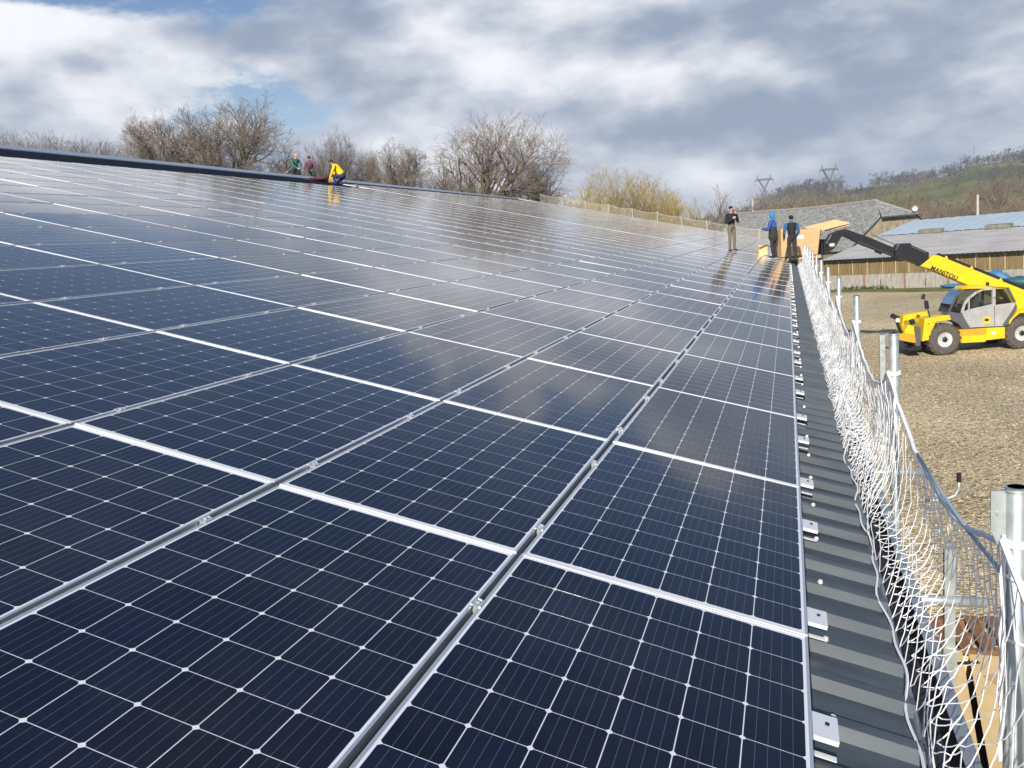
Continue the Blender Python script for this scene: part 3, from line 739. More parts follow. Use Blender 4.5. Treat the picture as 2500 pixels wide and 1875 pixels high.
# engine side, tail
b = MB(); b.prism([(2.60, 1.0), (3.0, 1.55), (3.9, 1.62), (4.25, 1.4), (4.25, .8), (3.8, .8), (3.6, 1.25), (2.75, 1.25)], .45, 2.3); part('engine_cover', b, M['yellow'], bv=.03)
b = MB(); b.prism([(2.55, 2.40), (2.80, 2.42), (3.9, 1.95), (4.3, 1.9), (4.2, 1.3), (3.2, 1.45), (2.90, 1.60), (2.86, 1.90)], .5, 1.55); part('boom_tower', b, M['yellow'], bv=.03)
b = MB(); b.prism([(2.60, 1.0), (2.75, 1.22), (3.0, 1.42), (3.4, 1.42), (3.6, 1.25), (3.7, 1.3), (3.4, 1.55), (2.95, 1.52), (2.62, 1.15)], .05, .45); part('rear_fender', b, M['yellow'])
# boom
YB0, YB1 = .82, 1.28
b = MB(); b.prism([(-.46, 3.52), (.08, 3.91), (.28, 3.87), (1.5, 3.27), (4.3, 1.90), (4.1, 1.30), (3.4, 1.62), (1.64, 2.50), (-.04, 3.36)], YB0, YB1); boom = part('boom', b, M['yellow'], bv=.02)
b = MB(); b.prism([(.30, 3.96), (.30, 3.90), (4.3, 1.95), (4.35, 2.03)], YB0 + .02, YB0 + .20); part('hose_tray', b, M['black'], boom)
for s in (.55, 1.55, 2.7):
    b = MB(); z = 3.86 - (s - .30) * .489; b.prism([(s - .06, z - .02), (s - .02, z + .10), (s + .03, z + .09), (s + .08, z - .06)], YB0 - .012, YB0 + .06); part('hose_clip', b, M['yellow'], boom)
b = MB(); b.prism([(-.10, 4.02), (-.78, 4.37), (-.82, 4.45), (-1.26, 4.47), (-1.42, 4.25), (-1.42, 4.0), (-.42, 3.54), (-.1, 3.5)], YB0 + .03, YB1 - .03); part('boom_section', b, M['black'], boom, bv=.015)
b = MB(); b.prism([(-1.40, 4.30), (-2.39, 4.80), (-3.30, 5.20), (-3.47, 5.0), (-2.6, 4.50), (-1.5, 4.02)], YB0 + .07, YB1 - .07); part('boom_section', b, M['black'], boom, bv=.015)
b = MB(); b.tube((-.25, YB0 - .03, 4.02), (-.80, YB0 - .03, 4.30), .022, n=8); b.tube((-1.35, YB0 - .0, 4.40), (-2.35, YB0, 4.90), .02, n=8); part('hydraulic_pipe', b, M['chrome'], boom)
b = MB(); b.tube((-1.5, YB0 - .02, 3.98), (-3.2, YB0 - .0, 4.80), .035, n=8); b.tube((-2.0, YB0 - .03, 4.16), (-2.25, YB0 - .03, 4.28), .06, n=8); b.tube((-1.35, YB0 - .03, 3.90), (-1.6, YB0 - .03, 3.99), .055, n=8); part('hydraulic_cylinder', b, M['black'], boom)
b = MB(); b.tube((-1.55, YB0 - .045, 4.03), (-2.9, YB0 - .045, 4.68), .012, n=6); part('hydraulic_hose', b, M['chrome'], boom)
b = MB(); b.prism([(-3.30, 5.22), (-3.60, 5.18), (-3.92, 5.06), (-4.33, 4.43), (-4.20, 4.28), (-3.80, 4.50), (-3.52, 4.92), (-3.40, 5.0)], YB0 + .05, YB1 - .05); part('boom_head', b, M['black'], boom, bv=.02)
b = MB(); b.lathe([(.0, -.10), (.09, -.08), (.13, 0), (.10, .06)], (-3.9, .9, 4.65), 'Z', 16); part('head_lamp_dome', b, M['lamp'], boom, True)
b = MB(); b.box((-4.34, 1.05, 4.60), (.08, 1.25, .60)); b.box((-4.30, 1.05, 4.34), (.14, 1.3, .10)); b.box((-4.30, 1.05, 4.86), (.14, 1.3, .08)); part('fork_carriage', b, M['black'], boom)
for y in (.55, 1.45):
    b = MB(); b.prism([(-4.38, 4.75), (-4.44, 4.75), (-4.47, 4.17), (-5.65, 4.15), (-5.65, 4.13), (-4.44, 4.11), (-4.38, 4.13)], y, y + .13); part('fork', b, M['black'], boom)
# name on the boom
cu = bpy.data.curves.new('lettering', 'FONT'); cu.body = 'MANITOU'; cu.size = .24; cu.extrude = .002; cu.offset = .008; cu.space_character = 1.08; cu.materials.append(M['black'])
tx = bpy.data.objects.new('tmp_text', cu); COL.objects.link(tx)
dg = bpy.context.evaluated_depsgraph_get(); dg.update(); me = bpy.data.meshes.new_from_object(tx.evaluated_get(dg)); bpy.data.objects.remove(tx)
o = bpy.data.objects.new('lettering', me); link(o, boom)
o.matrix_local = Matrix.Translation((-.08, YB0 - .006, 3.355)) @ Matrix.Rotation(math.atan2(.5, 1.0), 4, 'Y') @ Matrix.Rotation(R(90), 4, 'X')

# module carton on a pallet, held on the forks at the roof edge
t = tag(empty('module_carton', TL.matrix_basis @ Vector((-5.2, .55, 4.18)), R(18)), 'tall orange-brown module carton with white label held on the forks at the roof edge', 'carton')
b = MB(); b.add([(-.80, 0, .16), (.62, 0, .16), (.78, 0, 1.10), (-.80, 0, 1.24), (-.80, 1.1, .16), (.62, 1.1, .16), (.78, 1.1, 1.10), (-.80, 1.1, 1.24)],
                [(0, 1, 2, 3), (7, 6, 5, 4), (0, 4, 5, 1), (1, 5, 6, 2), (2, 6, 7, 3), (3, 7, 4, 0)]); bevel(b.build('box_body', M['carton'], t), .015)
b = MB(); b.box((-.04, -.006, .88), (.26, .006, .13)); b.build('label', M['paper'], t)
b = MB(); b.add([(.25, .02, 1.15), (.85, .0, 1.09), (2.02, .3, 1.27), (1.65, .9, 1.44), (.42, .95, 1.25)], [(0, 1, 2, 3, 4)]); bsol = b.build('lid_flap', M['carton_l'], t); sm = bsol.modifiers.new('s', 'SOLIDIFY'); sm.thickness = .03
b = MB(); b.add([(1.0, .15, 1.06), (2.05, .35, 1.20), (2.12, .7, 1.22), (1.2, .8, 1.08)], [(0, 1, 2, 3)]); bsol = b.build('lid_flap', M['carton'], t); sm = bsol.modifiers.new('s', 'SOLIDIFY'); sm.thickness = .04
b = MB(); b.tube((.75, -.012, 1.12), (.62, -.012, .2), .012, n=6); b.build('strap', M['black'], t)
pal = tag(empty('carrying_pallet', TL.matrix_basis @ Vector((-5.2, .55, 4.18)), R(18)), 'timber pallet under the module carton on the forks', 'pallet')
for y in (.0, .5, 1.0):
    b = MB(); b.box((0, y + .05, .06), (1.6, .1, .09)); b.build('runner', M['wood'], pal)
for k in range(6):
    b = MB(); b.box((-.72 + k * .28, .55, .125), (.13, 1.1, .02)); b.build('board', M['wood'], pal)

# ------------------------------------------------------------------ people: one continuous body each, grown over a posed skeleton
def cloth(name, c, v=.15): return mat(name, c, .85, vary=v, vscale=9, bump=.15, bscale=25)
C_BLACK = cloth('black_cloth', (.014, .014, .017)); C_TAN = cloth('tan_trousers', (.165, .135, .09)); C_BLUE = cloth('blue_jacket', (.03, .085, .32))
C_TEAL = cloth('bright_blue_hood', (.03, .22, .52)); C_COAT = cloth('dark_long_coat', (.028, .029, .024)); C_MID = cloth('mid_blue_jacket', (.02, .11, .27))
C_DARK = cloth('dark_grey_trousers', (.025, .026, .03)); C_YEL = cloth('yellow_work_jacket', (.92, .60, .01)); C_NAVY = cloth('navy_trousers', (.02, .035, .15))
C_GREEN = cloth('teal_green_jacket', (.035, .13, .12)); C_OLIVE = cloth('dark_green_jacket', (.03, .075, .045)); C_PLUM = cloth('plum_jumper', (.16, .06, .10))
C_SHOE = cloth('reddish_shoes', (.16, .05, .045)); C_HAIR = cloth('dark_hair', (.012, .010, .009)); C_WHITE = cloth('white_stripe', (.7, .7, .7)); C_HAIRG = cloth('grey_hair', (.35, .32, .30))
def make_person(label, pos, heading, bones, mats, group='people working on the roof', extra=None):
    """bones: (p0, r0, p1, r1, material slot), in metres, facing +x with z up"""
    b = MB()
    for p0, r0, p1, r1, k in bones:
        p0, p1 = Vector(p0), Vector(p1); d = p1 - p0; L = max(d.length, 1e-4); t = d / L
        pts, rs = [], []
        for a in (-80, -45, 0): pts.append(p0 + t * r0 * math.sin(R(a))); rs.append(r0 * math.cos(R(a)))
        for a in (0, 45, 80): pts.append(p1 + t * r1 * math.sin(R(a))); rs.append(r1 * math.cos(R(a)))
        b.path(pts, rs, 10)
    me = b.mesh('person', mats[0])
    tmp = bpy.data.objects.new('tmp_person', me); COL.objects.link(tmp)
    rm = tmp.modifiers.new('r', 'REMESH'); rm.mode = 'VOXEL'; rm.voxel_size = .0105
    sm = tmp.modifiers.new('s', 'SMOOTH'); sm.factor = .5; sm.iterations = 2
    dg = bpy.context.evaluated_depsgraph_get(); dg.update()
    body = bpy.data.meshes.new_from_object(tmp.evaluated_get(dg)); bpy.data.objects.remove(tmp)
    body.materials.clear()
    for m in mats: body.materials.append(m)
    segs = [(Vector(a), ra, Vector(c), rc, k) for a, ra, c, rc, k in bones]
    idx = []
    for p in body.polygons:
        c = p.center; best = (9, 0)
        for a, ra, q, rq, k in segs:
            d = q - a; l2 = d.length_squared; t = 0 if l2 < 1e-9 else max(0, min(1, (c - a).dot(d) / l2))
            dist = (c - a - d * t).length - (ra + (rq - ra) * t)
            if dist < best[0]: best = (dist, k)
        idx.append(best[1])
    body.polygons.foreach_set('material_index', idx); body.polygons.foreach_set('use_smooth', [True] * len(idx)); body.update()
    o = bpy.data.objects.new('person', body); o.location = pos; o.rotation_euler = (0, 0, heading); link(o)
    tag(o, label, 'person', group)
    return o
def head(c, tilt=(1, 0, 0), k_skin=0, k_hat=1, hood=False):
    """head at c looking along tilt: skull, jaw, nose, ears, hat or hair"""
    c = Vector(c); f = Vector(tilt).normalized(); s = f.cross(Vector((0, 0, 1))).normalized(); u = s.cross(f)
    out = [(c + u * .015, .082, c + u * .035 - f * .015, .088, k_hat), (c + f * .018 - u * .055, .058, c + f * .012 + u * .0, .076, k_skin),
           (c + f * .085 - u * .03, .013, c + f * .078 + u * .005, .009, k_skin), (c + f * .062 - u * .072, .018, c + f * .066 - u * .072, .018, k_skin)]
    for q in (-1, 1): out.append((c + s * .083 * q - u * .03, .014, c + s * .085 * q + u * .005, .016, k_hat if hood else k_skin))
    if hood: out.append((c - f * .03 - u * .06, .10, c - f * .02 + u * .05, .105, k_hat))
    else: out.append((c + f * .05 + u * .055, .05, c + f * .085 + u * .05, .022, k_hat))
    return out
def hand(w, d, k, side=1):
    """palm and five curled fingers from wrist w along d"""
    w = Vector(w); d = Vector(d).normalized(); a = d.orthogonal().normalized(); n = d.cross(a)
    out = [(w, .027, w + d * .075, .033, k)]
    for i, (ln, o) in enumerate(((.062, -.028), (.072, -.010), (.068, .009), (.052, .027))):
        b0 = w + d * .085 + a * o; b1 = b0 + d * ln * .55 + n * .008; out += [(b0, .0115, b1, .0105, k), (b1, .0105, b1 + d * ln * .3 + n * .028, .0095, k)]
    th = w + d * .03 + a * -.035; out += [(th, .013, th + d * .04 - a * .022, .0115, k), (th + d * .04 - a * .022, .0115, th + d * .072 - a * .016 + n * .012, .010, k)]
    return out
def leg(hip, knee, ankle, toe, kt, ks, r=(.088, .066, .050)):
    ank = Vector(ankle); return [(hip, r[0], knee, r[1], kt), (knee, r[1], ankle, r[2], kt), (ank - Vector((0, 0, .02)), .042, toe, .034, ks), (ank + Vector((-.03, 0, -.04)), .036, toe, .032, ks)]
SK = M['skin']
# 1: black jacket, tan trousers, both hands up before the chest and mouth
bn = leg((0, .09, .90), (.03, .10, .48), (0, .10, .09), (.17, .12, .035), 2, 3) + leg((0, -.09, .90), (.02, -.10, .48), (-.02, -.10, .09), (.15, -.13, .035), 2, 3)
bn += [((0, 0, .93), .135, (0, 0, 1.05), .135, 2), ((0, .0, 1.08), .145, (0, 0, 1.30), .165, 1), ((0, -.12, 1.38), .085, (0, .12, 1.38), .085, 1), ((0, 0, 1.42), .062, (.01, 0, 1.50), .055, 0)]
for s, hz in ((1, 1.40), (-1, 1.22)):
    sh, el, wr = (0, .20 * s, 1.39), (.06, .27 * s, 1.12), (.24, .09 * s, hz)
    bn += [(sh, .066, el, .054, 1), (el, .054, wr, .040, 1)] + hand(wr, (.35, -.55 * s, .55), 0)
bn += head((.02, 0, 1.62), (1, 0, -.15), 0, 4)
make_person('person in black jacket and tan trousers standing with hands raised to the chin', rw(31.19, 2.18, .004), R(-50), bn, [SK, C_BLACK, C_TAN, C_SHOE, C_HAIR])
# 2: blue hood and sleeves, dark long coat, striped trousers, forearm stretched forward
bn = leg((0, .09, .88), (.03, .10, .47), (-.01, .10, .09), (.16, .11, .035), 2, 2) + leg((0, -.09, .88), (-.02, -.10, .47), (-.06, -.10, .09), (.11, -.12, .035), 2, 2)
bn += [((0, 0, .78), .19, (0, 0, 1.02), .165, 3), ((0, 0, 1.02), .165, (.01, 0, 1.20), .16, 3), ((.0, 0, 1.2), .158, (.015, 0, 1.32), .162, 1), ((.01, -.12, 1.37), .085, (.01, .12, 1.37), .085, 1), ((.01, 0, 1.42), .07, (.02, 0, 1.50), .065, 4)]
for s in (1, -1):
    sh, el, wr = (.01, .20 * s, 1.37), (.10, .25 * s, 1.12), (.34, .16 * s, 1.12 + .03 * s)
    bn += [(sh, .070, el, .060, 1), (el, .060, wr, .046, 1)] + hand(wr, (.9, -.2 * s, .1), 0)
bn += head((.03, 0, 1.63), (1, 0, -.25), 0, 4, True) + [((.02, -.155, .80), .012, (.005, -.15, .12), .012, 5)]
make_person('person in bright blue hood and long dark coat, forearms stretched out', rw(31.69, .60, .004), R(165), bn, [SK, C_BLUE, C_DARK, C_COAT, C_TEAL, C_WHITE])
# 3: dark cap, blue sleeves, dark vest, seen from behind at the carton
bn = leg((0, .09, .90), (.05, .11, .48), (-.02, .11, .09), (.15, .13, .035), 2, 4) + leg((0, -.09, .90), (-.03, -.10, .48), (-.12, -.10, .09), (.05, -.11, .035), 2, 4)
bn += [((0, 0, .93), .135, (0, 0, 1.04), .14, 2), ((0, 0, 1.06), .15, (.02, 0, 1.30), .168, 3), ((.02, -.12, 1.38), .085, (.02, .12, 1.38), .085, 3), ((.02, 0, 1.43), .065, (.03, 0, 1.50), .06, 1)]
for s in (1, -1):
    sh, el, wr = (.02, .205 * s, 1.38), (.04, .27 * s, 1.10), (.19, .22 * s, .92)
    bn += [(sh, .070, el, .058, 1), (el, .058, wr, .044, 1)] + hand(wr, (.5, -.1 * s, -.7), 0)
bn += head((.04, 0, 1.62), (1, 0, -.12), 0, 5)
make_person('person in blue-sleeved black vest seen from behind beside the module carton', rw(30.05, -.11, .004), R(110), bn, [SK, C_MID, C_DARK, C_BLACK, C_BLACK, C_HAIR])
# 4: yellow jacket, kneeling below the ridge
bn = leg((-.12, .10, .36), (.26, .16, .40), (.22, .16, .10), (.40, .17, .05), 2, 3) + leg((-.12, -.10, .36), (.18, -.16, .09), (-.22, -.14, .09), (-.36, -.14, .04), 2, 3)
bn += [((-.12, 0, .38), .15, (-.08, 0, .46), .15, 2), ((-.06, 0, .50), .155, (.14, 0, .76), .17, 1), ((.17, -.12, .80), .085, (.17, .12, .80), .085, 1), ((.20, 0, .84), .06, (.25, 0, .90), .055, 0)]
for s in (1, -1):
    sh, el, wr = (.17, .21 * s, .80), (.28, .27 * s, .54), (.42, .17 * s, .28)
    bn += [(sh, .070, el, .058, 1), (el, .058, wr, .044, 1)] + hand(wr, (.4, -.2 * s, -.7), 0)
bn += head((.31, 0, 1.0), (.8, 0, -.5), 0, 4)
make_person('person in bright yellow jacket kneeling just below the ridge', rw(30.3, 19.1, .004), R(200), bn, [SK, C_YEL, C_NAVY, C_BLACK, C_HAIR])
# 5, 6: two working over the ridge from the other slope
def leaner(label, pos, heading, m, lean, twist):
    bn = leg((0, .09, .88), (.05, .10, .47), (-.02, .10, .09), (.15, .11, .035), 2, 3) + leg((0, -.09, .88), (.0, -.10, .47), (-.08, -.10, .09), (.09, -.12, .035), 2, 3)
    T = Vector((lean, 0, math.sqrt(1 - lean * lean)))
    ch = Vector((0, 0, .95)) + T * .42; nk = ch + T * .10
    bn += [((0, 0, .90), .14, (0, 0, 1.0), .14, 2), (Vector((0, 0, 1.0)), .145, ch - T * .06, .165, 1), (ch + Vector((0, -.12, 0)), .085, ch + Vector((0, .12, 0)), .085, 1), (nk - T * .05, .062, nk + T * .04, .055, 0)]
    for s in (1, -1):
        sh = ch + Vector((0, .20 * s, 0)); el = sh + Vector((.12, .06 * s, -.25)); wr = el + Vector((.22, -.08 * s, -.10 + twist * s))
        bn += [(sh, .070, el, .058, 1), (el, .058, wr, .044, 1)] + hand(wr, (.8, -.2 * s, -.3), 0)
    bn += head(nk + T * .14, (1, 0, -.35), 0, 4)
    return make_person(label, pos, heading, bn, m)
def behind_ridge(u, d): return Vector((xr - d, u, zr - d * math.tan(PHI)))
leaner('bald person in teal jacket working behind the ridge', behind_ridge(34.2, 1.15), R(-20), [SK, C_GREEN, C_DARK, C_BLACK, SK], .45, .06)
leaner('person in dark green and plum bending behind the ridge beside the teal jacket', behind_ridge(35.7, 1.05), R(-70), [SK, C_PLUM, C_OLIVE, C_BLACK, C_HAIR], .6, -.05)
leaner('person in dark green jacket behind the ridge, between the teal and plum workers', behind_ridge(35.1, 1.5), R(-140), [SK, C_OLIVE, C_DARK, C_BLACK, C_OLIVE], .35, .0)

# maroon tarpaulin bundle on the ridge
def lump(name, label, cat, m, loc, dims, seed, rz=0.0, n=14, mtop=None):
    r = random.Random(seed); b = MB(); vs = []; fs = []
    for i in range(n + 1):
        for j in range(n):
            th = math.pi * i / n; ph = 2 * math.pi * j / n; q = 1 + r.gauss(0, .09)
            vs.append((dims[0] / 2 * math.sin(th) * math.cos(ph) * q, dims[1] / 2 * math.sin(th) * math.sin(ph) * q, dims[2] / 2 * (math.cos(th) * q * .9 + .9)))
    for i in range(n):
        for j in range(n): fs.append((i * n + j, (i + 1) * n + j, (i + 1) * n + (j + 1) % n, i * n + (j + 1) % n))
    b.add(vs, fs); o = b.build(name, m, None, True, loc); o.rotation_euler = (0, 0, rz); tag(o, label, cat); return o
lump('tarpaulin', 'maroon tarpaulin bundle lying along the ridge by the kneeling person', 'tarpaulin', M['maroon'], rw(32.6, 21.6, -.10), (1.9, .8, .22), 3, R(20))
lump('sack', 'small cream sack on the ridge between the tarpaulin and the kneeling person', 'sack', M['wood'], rw(31.6, 20.2, -.02), (.34, .3, .26), 5)
# crumpled carton and white cable coil near the standing people
t = tag(empty('crumpled_carton', rw(32.3, 1.05, .01), R(20)), 'crumpled tan carton standing on the panels between the two workers', 'carton')
b = MB(); b.add([(-.16, -.14, 0), (.17, -.12, 0), (.15, .15, 0), (-.17, .13, 0), (-.20, -.16, .33), (.14, -.17, .38), (.19, .12, .36), (-.13, .16, .40)], [(3, 2, 1, 0), (0, 1, 5, 4), (1, 2, 6, 5), (2, 3, 7, 6), (3, 0, 4, 7)]); b.build('box_wall', M['carton_l'], t)
b = MB(); b.add([(-.20, -.16, .33), (.14, -.17, .38), (.10, -.30, .42), (-.22, -.30, .30)], [(0, 1, 2, 3)]); b.add([(.14, -.17, .38), (.19, .12, .36), (.32, .10, .30), (.30, -.16, .28)], [(0, 1, 2, 3)]); b.build('flap', M['carton'], t)
b = MB(); c0 = rw(32.0, .62, .03)
b.path([c0 + UV_U * (.16 * math.cos(a)) + UV_V * (.15 * math.sin(a)) + UV_N * (.01 * math.sin(2.3 * a) + .004 * a) for a in [k * .35 for k in range(52)]], .011, 5)
tag(b.build('cable_coil', M['rope'], None, True), 'white cable coil on the panels in front of the blue-hooded person', 'cable')
b = MB(); p0 = rw(30.9, .25, .02)
b.path([rw(31.6, .45, .02), rw(31.2, .40, .02), rw(30.6, .45, .02), rw(30.0, .62, .02), rw(29.6, .8, .02)], .016, 5)
tag(b.build('white_hose', M['rope'], None, True), 'white hose trailing over the panels from behind the long dark coat', 'hose')

# ------------------------------------------------------------------ low barn with plank wall, grey and pale blue roof
W0 = Vector((4.3, 70.3, 0)); WA = math.atan2(-.49699, .86776)
barn = tag(empty('plank_barn', W0, WA), 'low barn with plank and concrete wall under grey and pale blue sheet roof', 'building')
BX0, BX1, EZ = -1.9, 26.0, 2.50
b = MB(); b.box(((BX0 + BX1) / 2, .12, .55), (BX1 - BX0, .2, 1.18)); b.build('concrete_base', M['concrete'], barn)
b = MB(); x = BX0; pr = random.Random(11)
while x < BX1:
    w = pr.uniform(.17, .24); b.box((x + w / 2, .10 + pr.uniform(-.018, .018), 1.145 + .66 + pr.uniform(-.03, .01)), (w - .012, .03, 1.36)); x += w
tag(b.build('plank_cladding', M['plank'], barn), kind='stuff')
x = BX0 + .35
while x < BX1:
    b = MB(); b.box((x, .05, 1.83), (.07, .04, 1.30)); b.build('batten', M['wood'], barn); x += 1.06 * pr.uniform(.85, 1.2)
for k in range(10):
    b = MB(); b.box((BX0 + .3 + k * 3.19, .0, .58), (.14, .05, 1.16)); b.build('post', M['rust'], barn)
    b = MB(); b.box((BX0 + 1.6 + k * 3.19 + pr.uniform(-.5, .5), .012, .40), (.035, .03, .62)); b.build('stay', M['black'], barn)
RL, RH, MIDF = 17.5, 2.45, .56
def roofz(a): return EZ + RH * a / RL
def corrugated(b, x0, x1, a0, a1, lift, pitch):
    n = int((x1 - x0) / pitch * 2); vs = []; fs = []
    for i in range(n + 1):
        x = x0 + (x1 - x0) * i / n; dz = (.028 if i % 2 else 0) + lift
        vs += [(x, a0 - .35 if a0 == 0 else a0, roofz(a0) + dz - (.05 if a0 == 0 else 0)), (x, a1, roofz(a1) + dz)]
    for i in range(n): fs.append((2 * i, 2 * i + 2, 2 * i + 3, 2 * i + 1))
    b.add(vs, fs)
b = MB(); corrugated(b, BX0, BX1, 0, RL * MIDF, .0, .36); b.build('lower_roof', M['fibre'], barn)
b = MB(); corrugated(b, BX0, BX1, RL * MIDF, RL, .05, .9); b.build('upper_roof', M['blueroof'], barn)
b = MB(); b.add([(BX0, RL, roofz(RL)), (BX1, RL, roofz(RL)), (BX1, RL + 14, EZ), (BX0, RL + 14, EZ)], [(0, 1, 2, 3)]); b.build('back_roof', M['fibre'], barn)
b = MB(); b.prism([(0, 0), (RL, 0), (RL, 0)], 0, 0)
b = MB(); b.add([(BX0 + .1, .25, 0), (BX0 + .1, RL + 13.8, 0), (BX0 + .1, RL + 13.8, EZ - .1), (BX0 + .1, RL, roofz(RL) - .1), (BX0 + .1, .25, EZ - .08)], [(0, 1, 2, 3, 4)]); b.build('gable_wall', M['concrete'], barn)
b = MB(); b.box(((BX0 + BX1) / 2, -.36, EZ - .10), (BX1 - BX0, .06, .10)); b.build('eave_board', M['black'], barn)
for x in (2.9, 8.2, 13.6, 19):
    b = MB(); a = RL * MIDF; b.add([(x - .95, a - .5, roofz(a) - .02), (x + .95, a - .5, roofz(a) - .02), (x + .95, a + .3, roofz(a) + .1), (x - .95, a + .3, roofz(a) + .1),
                                (x - .95, a - .4, roofz(a) + .30), (x + .8, a - .4, roofz(a) + .30), (x + .95, a + .3, roofz(a) + .36), (x - .8, a + .3, roofz(a) + .36)],
                               [(0, 1, 5, 4), (1, 2, 6, 5), (2, 3, 7, 6), (3, 0, 4, 7), (4, 5, 6, 7)]); b.build('roof_vent', M['vent'], barn)
b = MB(); a = RL * MIDF; b.tube((11.2, a - 1.2, roofz(a - 1.2) + .1), (12.5, a + .1, roofz(a) + .16), .05, n=6); b.build('ridge_pipe', M['ridge'], barn)
# tarpaulin-covered heaps by the wall, weeds
def wl(x, y, z): return Matrix.Translation(W0) @ Matrix.Rotation(WA, 4, 'Z') @ Vector((x, y, z))
lump('covered_heap', 'blue tarpaulin heap at the foot of the barn wall behind the boom', 'tarpaulin', M['tarp'], wl(8.9, -.9, 0), (2.3, 1.0, .34), 8, WA)
lump('covered_drum', 'blue covered drum high against the barn wall under the boom', 'tarpaulin', M['tarp'], wl(11.3, -.5, 0), (1.7, .8, 1.25), 12, WA)
lump('covered_pile', 'dark green covered pile by the barn wall at the picture edge', 'tarpaulin', mat('green_tarpaulin', (.03, .12, .14), .5, vary=.3), wl(13.0, -1.0, 0), (2.2, 1.2, .8), 14, WA)
def leafy(b, c, rad, n, size, rr, flat=.5):
    for _ in range(n):
        d = Vector((rr.gauss(0, 1), rr.gauss(0, 1), abs(rr.gauss(0, 1)) * flat)); p = Vector(c) + Vector((d.x * rad[0], d.y * rad[1], d.z * rad[2])) * .5
        a = Vector((rr.gauss(0, 1), rr.gauss(0, 1), rr.gauss(0, 1))).normalized(); e = a.orthogonal().normalized(); s = size * rr.uniform(.5, 1.3)
        b.add([p - a * s, p + e * s * .5, p + a * s, p - e * s * .5], [(0, 1, 2, 3)])
for k, (x0, n) in enumerate(((.4, 80), (1.4, 90), (2.4, 70), (3.1, 50))):
    b = MB(); leafy(b, wl(x0, -.5, .06), (.8, .5, .4), n, .09, rnd)
    tag(b.build('weed_clump', M['ivy']), '%s clump of green weeds at the foot of the concrete wall, counted from the hall' % ORD[k], 'weeds', 'weeds along the barn wall')
poly = [wl(x, y, 0) for x, y in ((5.0, -2.6), (14, -3.2), (26, -3.0), (26, -.05), (5.5, -.05))]
sheet('grass_verge', [(p.x, p.y) for p in poly], .010, M['grass'])

# ------------------------------------------------------------------ slate-roofed stone barn beyond
SD = Vector((-.558, .83, 0)).normalized(); SNL = Vector((-SD.y, SD.x, 0)) * 1.0    # ridge runs away along SD; SNL points to the back slope
SNF = Vector((-.83, -.558, 0)).normalized()
RE = Vector((10.49, 89.14, 7.3)); SL = 30.0; HW = 5.9; EZ2 = 2.6
slate = tag(empty('stone_barn', (RE.x, RE.y, 0)), 'old stone barn with speckled slate roof and half-hipped gable', 'building')
o0 = Vector((RE.x, RE.y, 0))
HH = 1.7                                     # half hip: starts at the ridge set back, ends HH below
f = HH / (RE.z - EZ2); hip = RE + SD * 3.2
A = RE + SNF * HW * f - Vector((0, 0, HH)); B = RE - SNF * HW * f - Vector((0, 0, HH))
A_, B_ = RE + SNF * HW - Vector((0, 0, RE.z - EZ2)), RE - SNF * HW - Vector((0, 0, RE.z - EZ2))
far = RE + SD * SL + Vector((0, 0, .35)); FA, FB = A_ + SD * SL, B_ + SD * SL
b = MB(); n = 14; vs = []; fs = []; sr = random.Random(4)
def sl(t, h):                                # front slope with a slight sag, as old roofs have
    top = hip.lerp(far, t); low = A_.lerp(FA, t) if t > 0 else A_
    return top.lerp(low, h) + Vector((0, 0, -.14 * math.sin(math.pi * min(1, t * 1.3)) * (1 - h * .4) + sr.gauss(0, .015)))
for i in range(n + 1):
    for j in range(9): vs.append(sl(i / n, j / 8))
for i in range(n):
    for j in range(8): fs.append((i * 9 + j, i * 9 + j + 1, i * 9 + 10 + j, i * 9 + 9 + j))
b.add([v - o0 for v in vs], fs); b.build('slate_slope', M['slate'], slate)
b = MB(); b.add([v - o0 for v in (hip, A, A_)], [(0, 1, 2)]); b.add([v - o0 for v in (hip, B, B_, FB, far)], [(0, 1, 2, 3, 4)]); b.build('slate_back', M['slate'], slate)
e = -SD * .35 + Vector((0, 0, -.05))
b = MB(); b.add([v - o0 for v in (hip, A + e, B + e)], [(0, 2, 1)]); b.build('half_hip', M['slate'], slate)
b = MB(); GB = [A, A_, Vector((A_.x, A_.y, 0)), Vector((B_.x, B_.y, 0)), B_, B]; b.add([v - o0 + SD * .15 + Vector((0, 0, -.12 if v.z > 1 else 0)) for v in GB], [(0, 1, 2, 3, 4, 5)]); b.build('gable_wall', M['stone'], slate)
b = MB(); b.add([v - o0 for v in (Vector((A_.x, A_.y, 0)) - SNF * .3, A_ - SNF * .3, FA - SNF * .3, Vector((FA.x, FA.y, 0)) - SNF * .3)], [(0, 1, 2, 3)]); b.build('side_wall', M['stone'], slate)
b = MB(); b.path([A - o0, A_ - o0], .07, 5); b.path([A + e - o0, B + e - o0], .09, 5); b.build('verge_board', M['trimgrey'], slate)
b = MB(); b.path([hip.lerp(far, k / 14) - o0 + Vector((0, 0, .03 - .14 * math.sin(math.pi * min(1, k / 14 * 1.3)))) for k in range(15)], .13, 6); b.path([hip - o0, A + e - o0], .08, 5); b.path([hip - o0, B + e - o0], .08, 5); b.build('ridge_tiles', M['concrete'], slate)
b = MB(); b.lathe([(.04, -.1), (.20, -.06), (.26, .0), (.22, .05)], B - o0 + Vector((-.2, -.5, .5)), 'Y', 16); b.build('satellite_dish', M['rim'], slate)

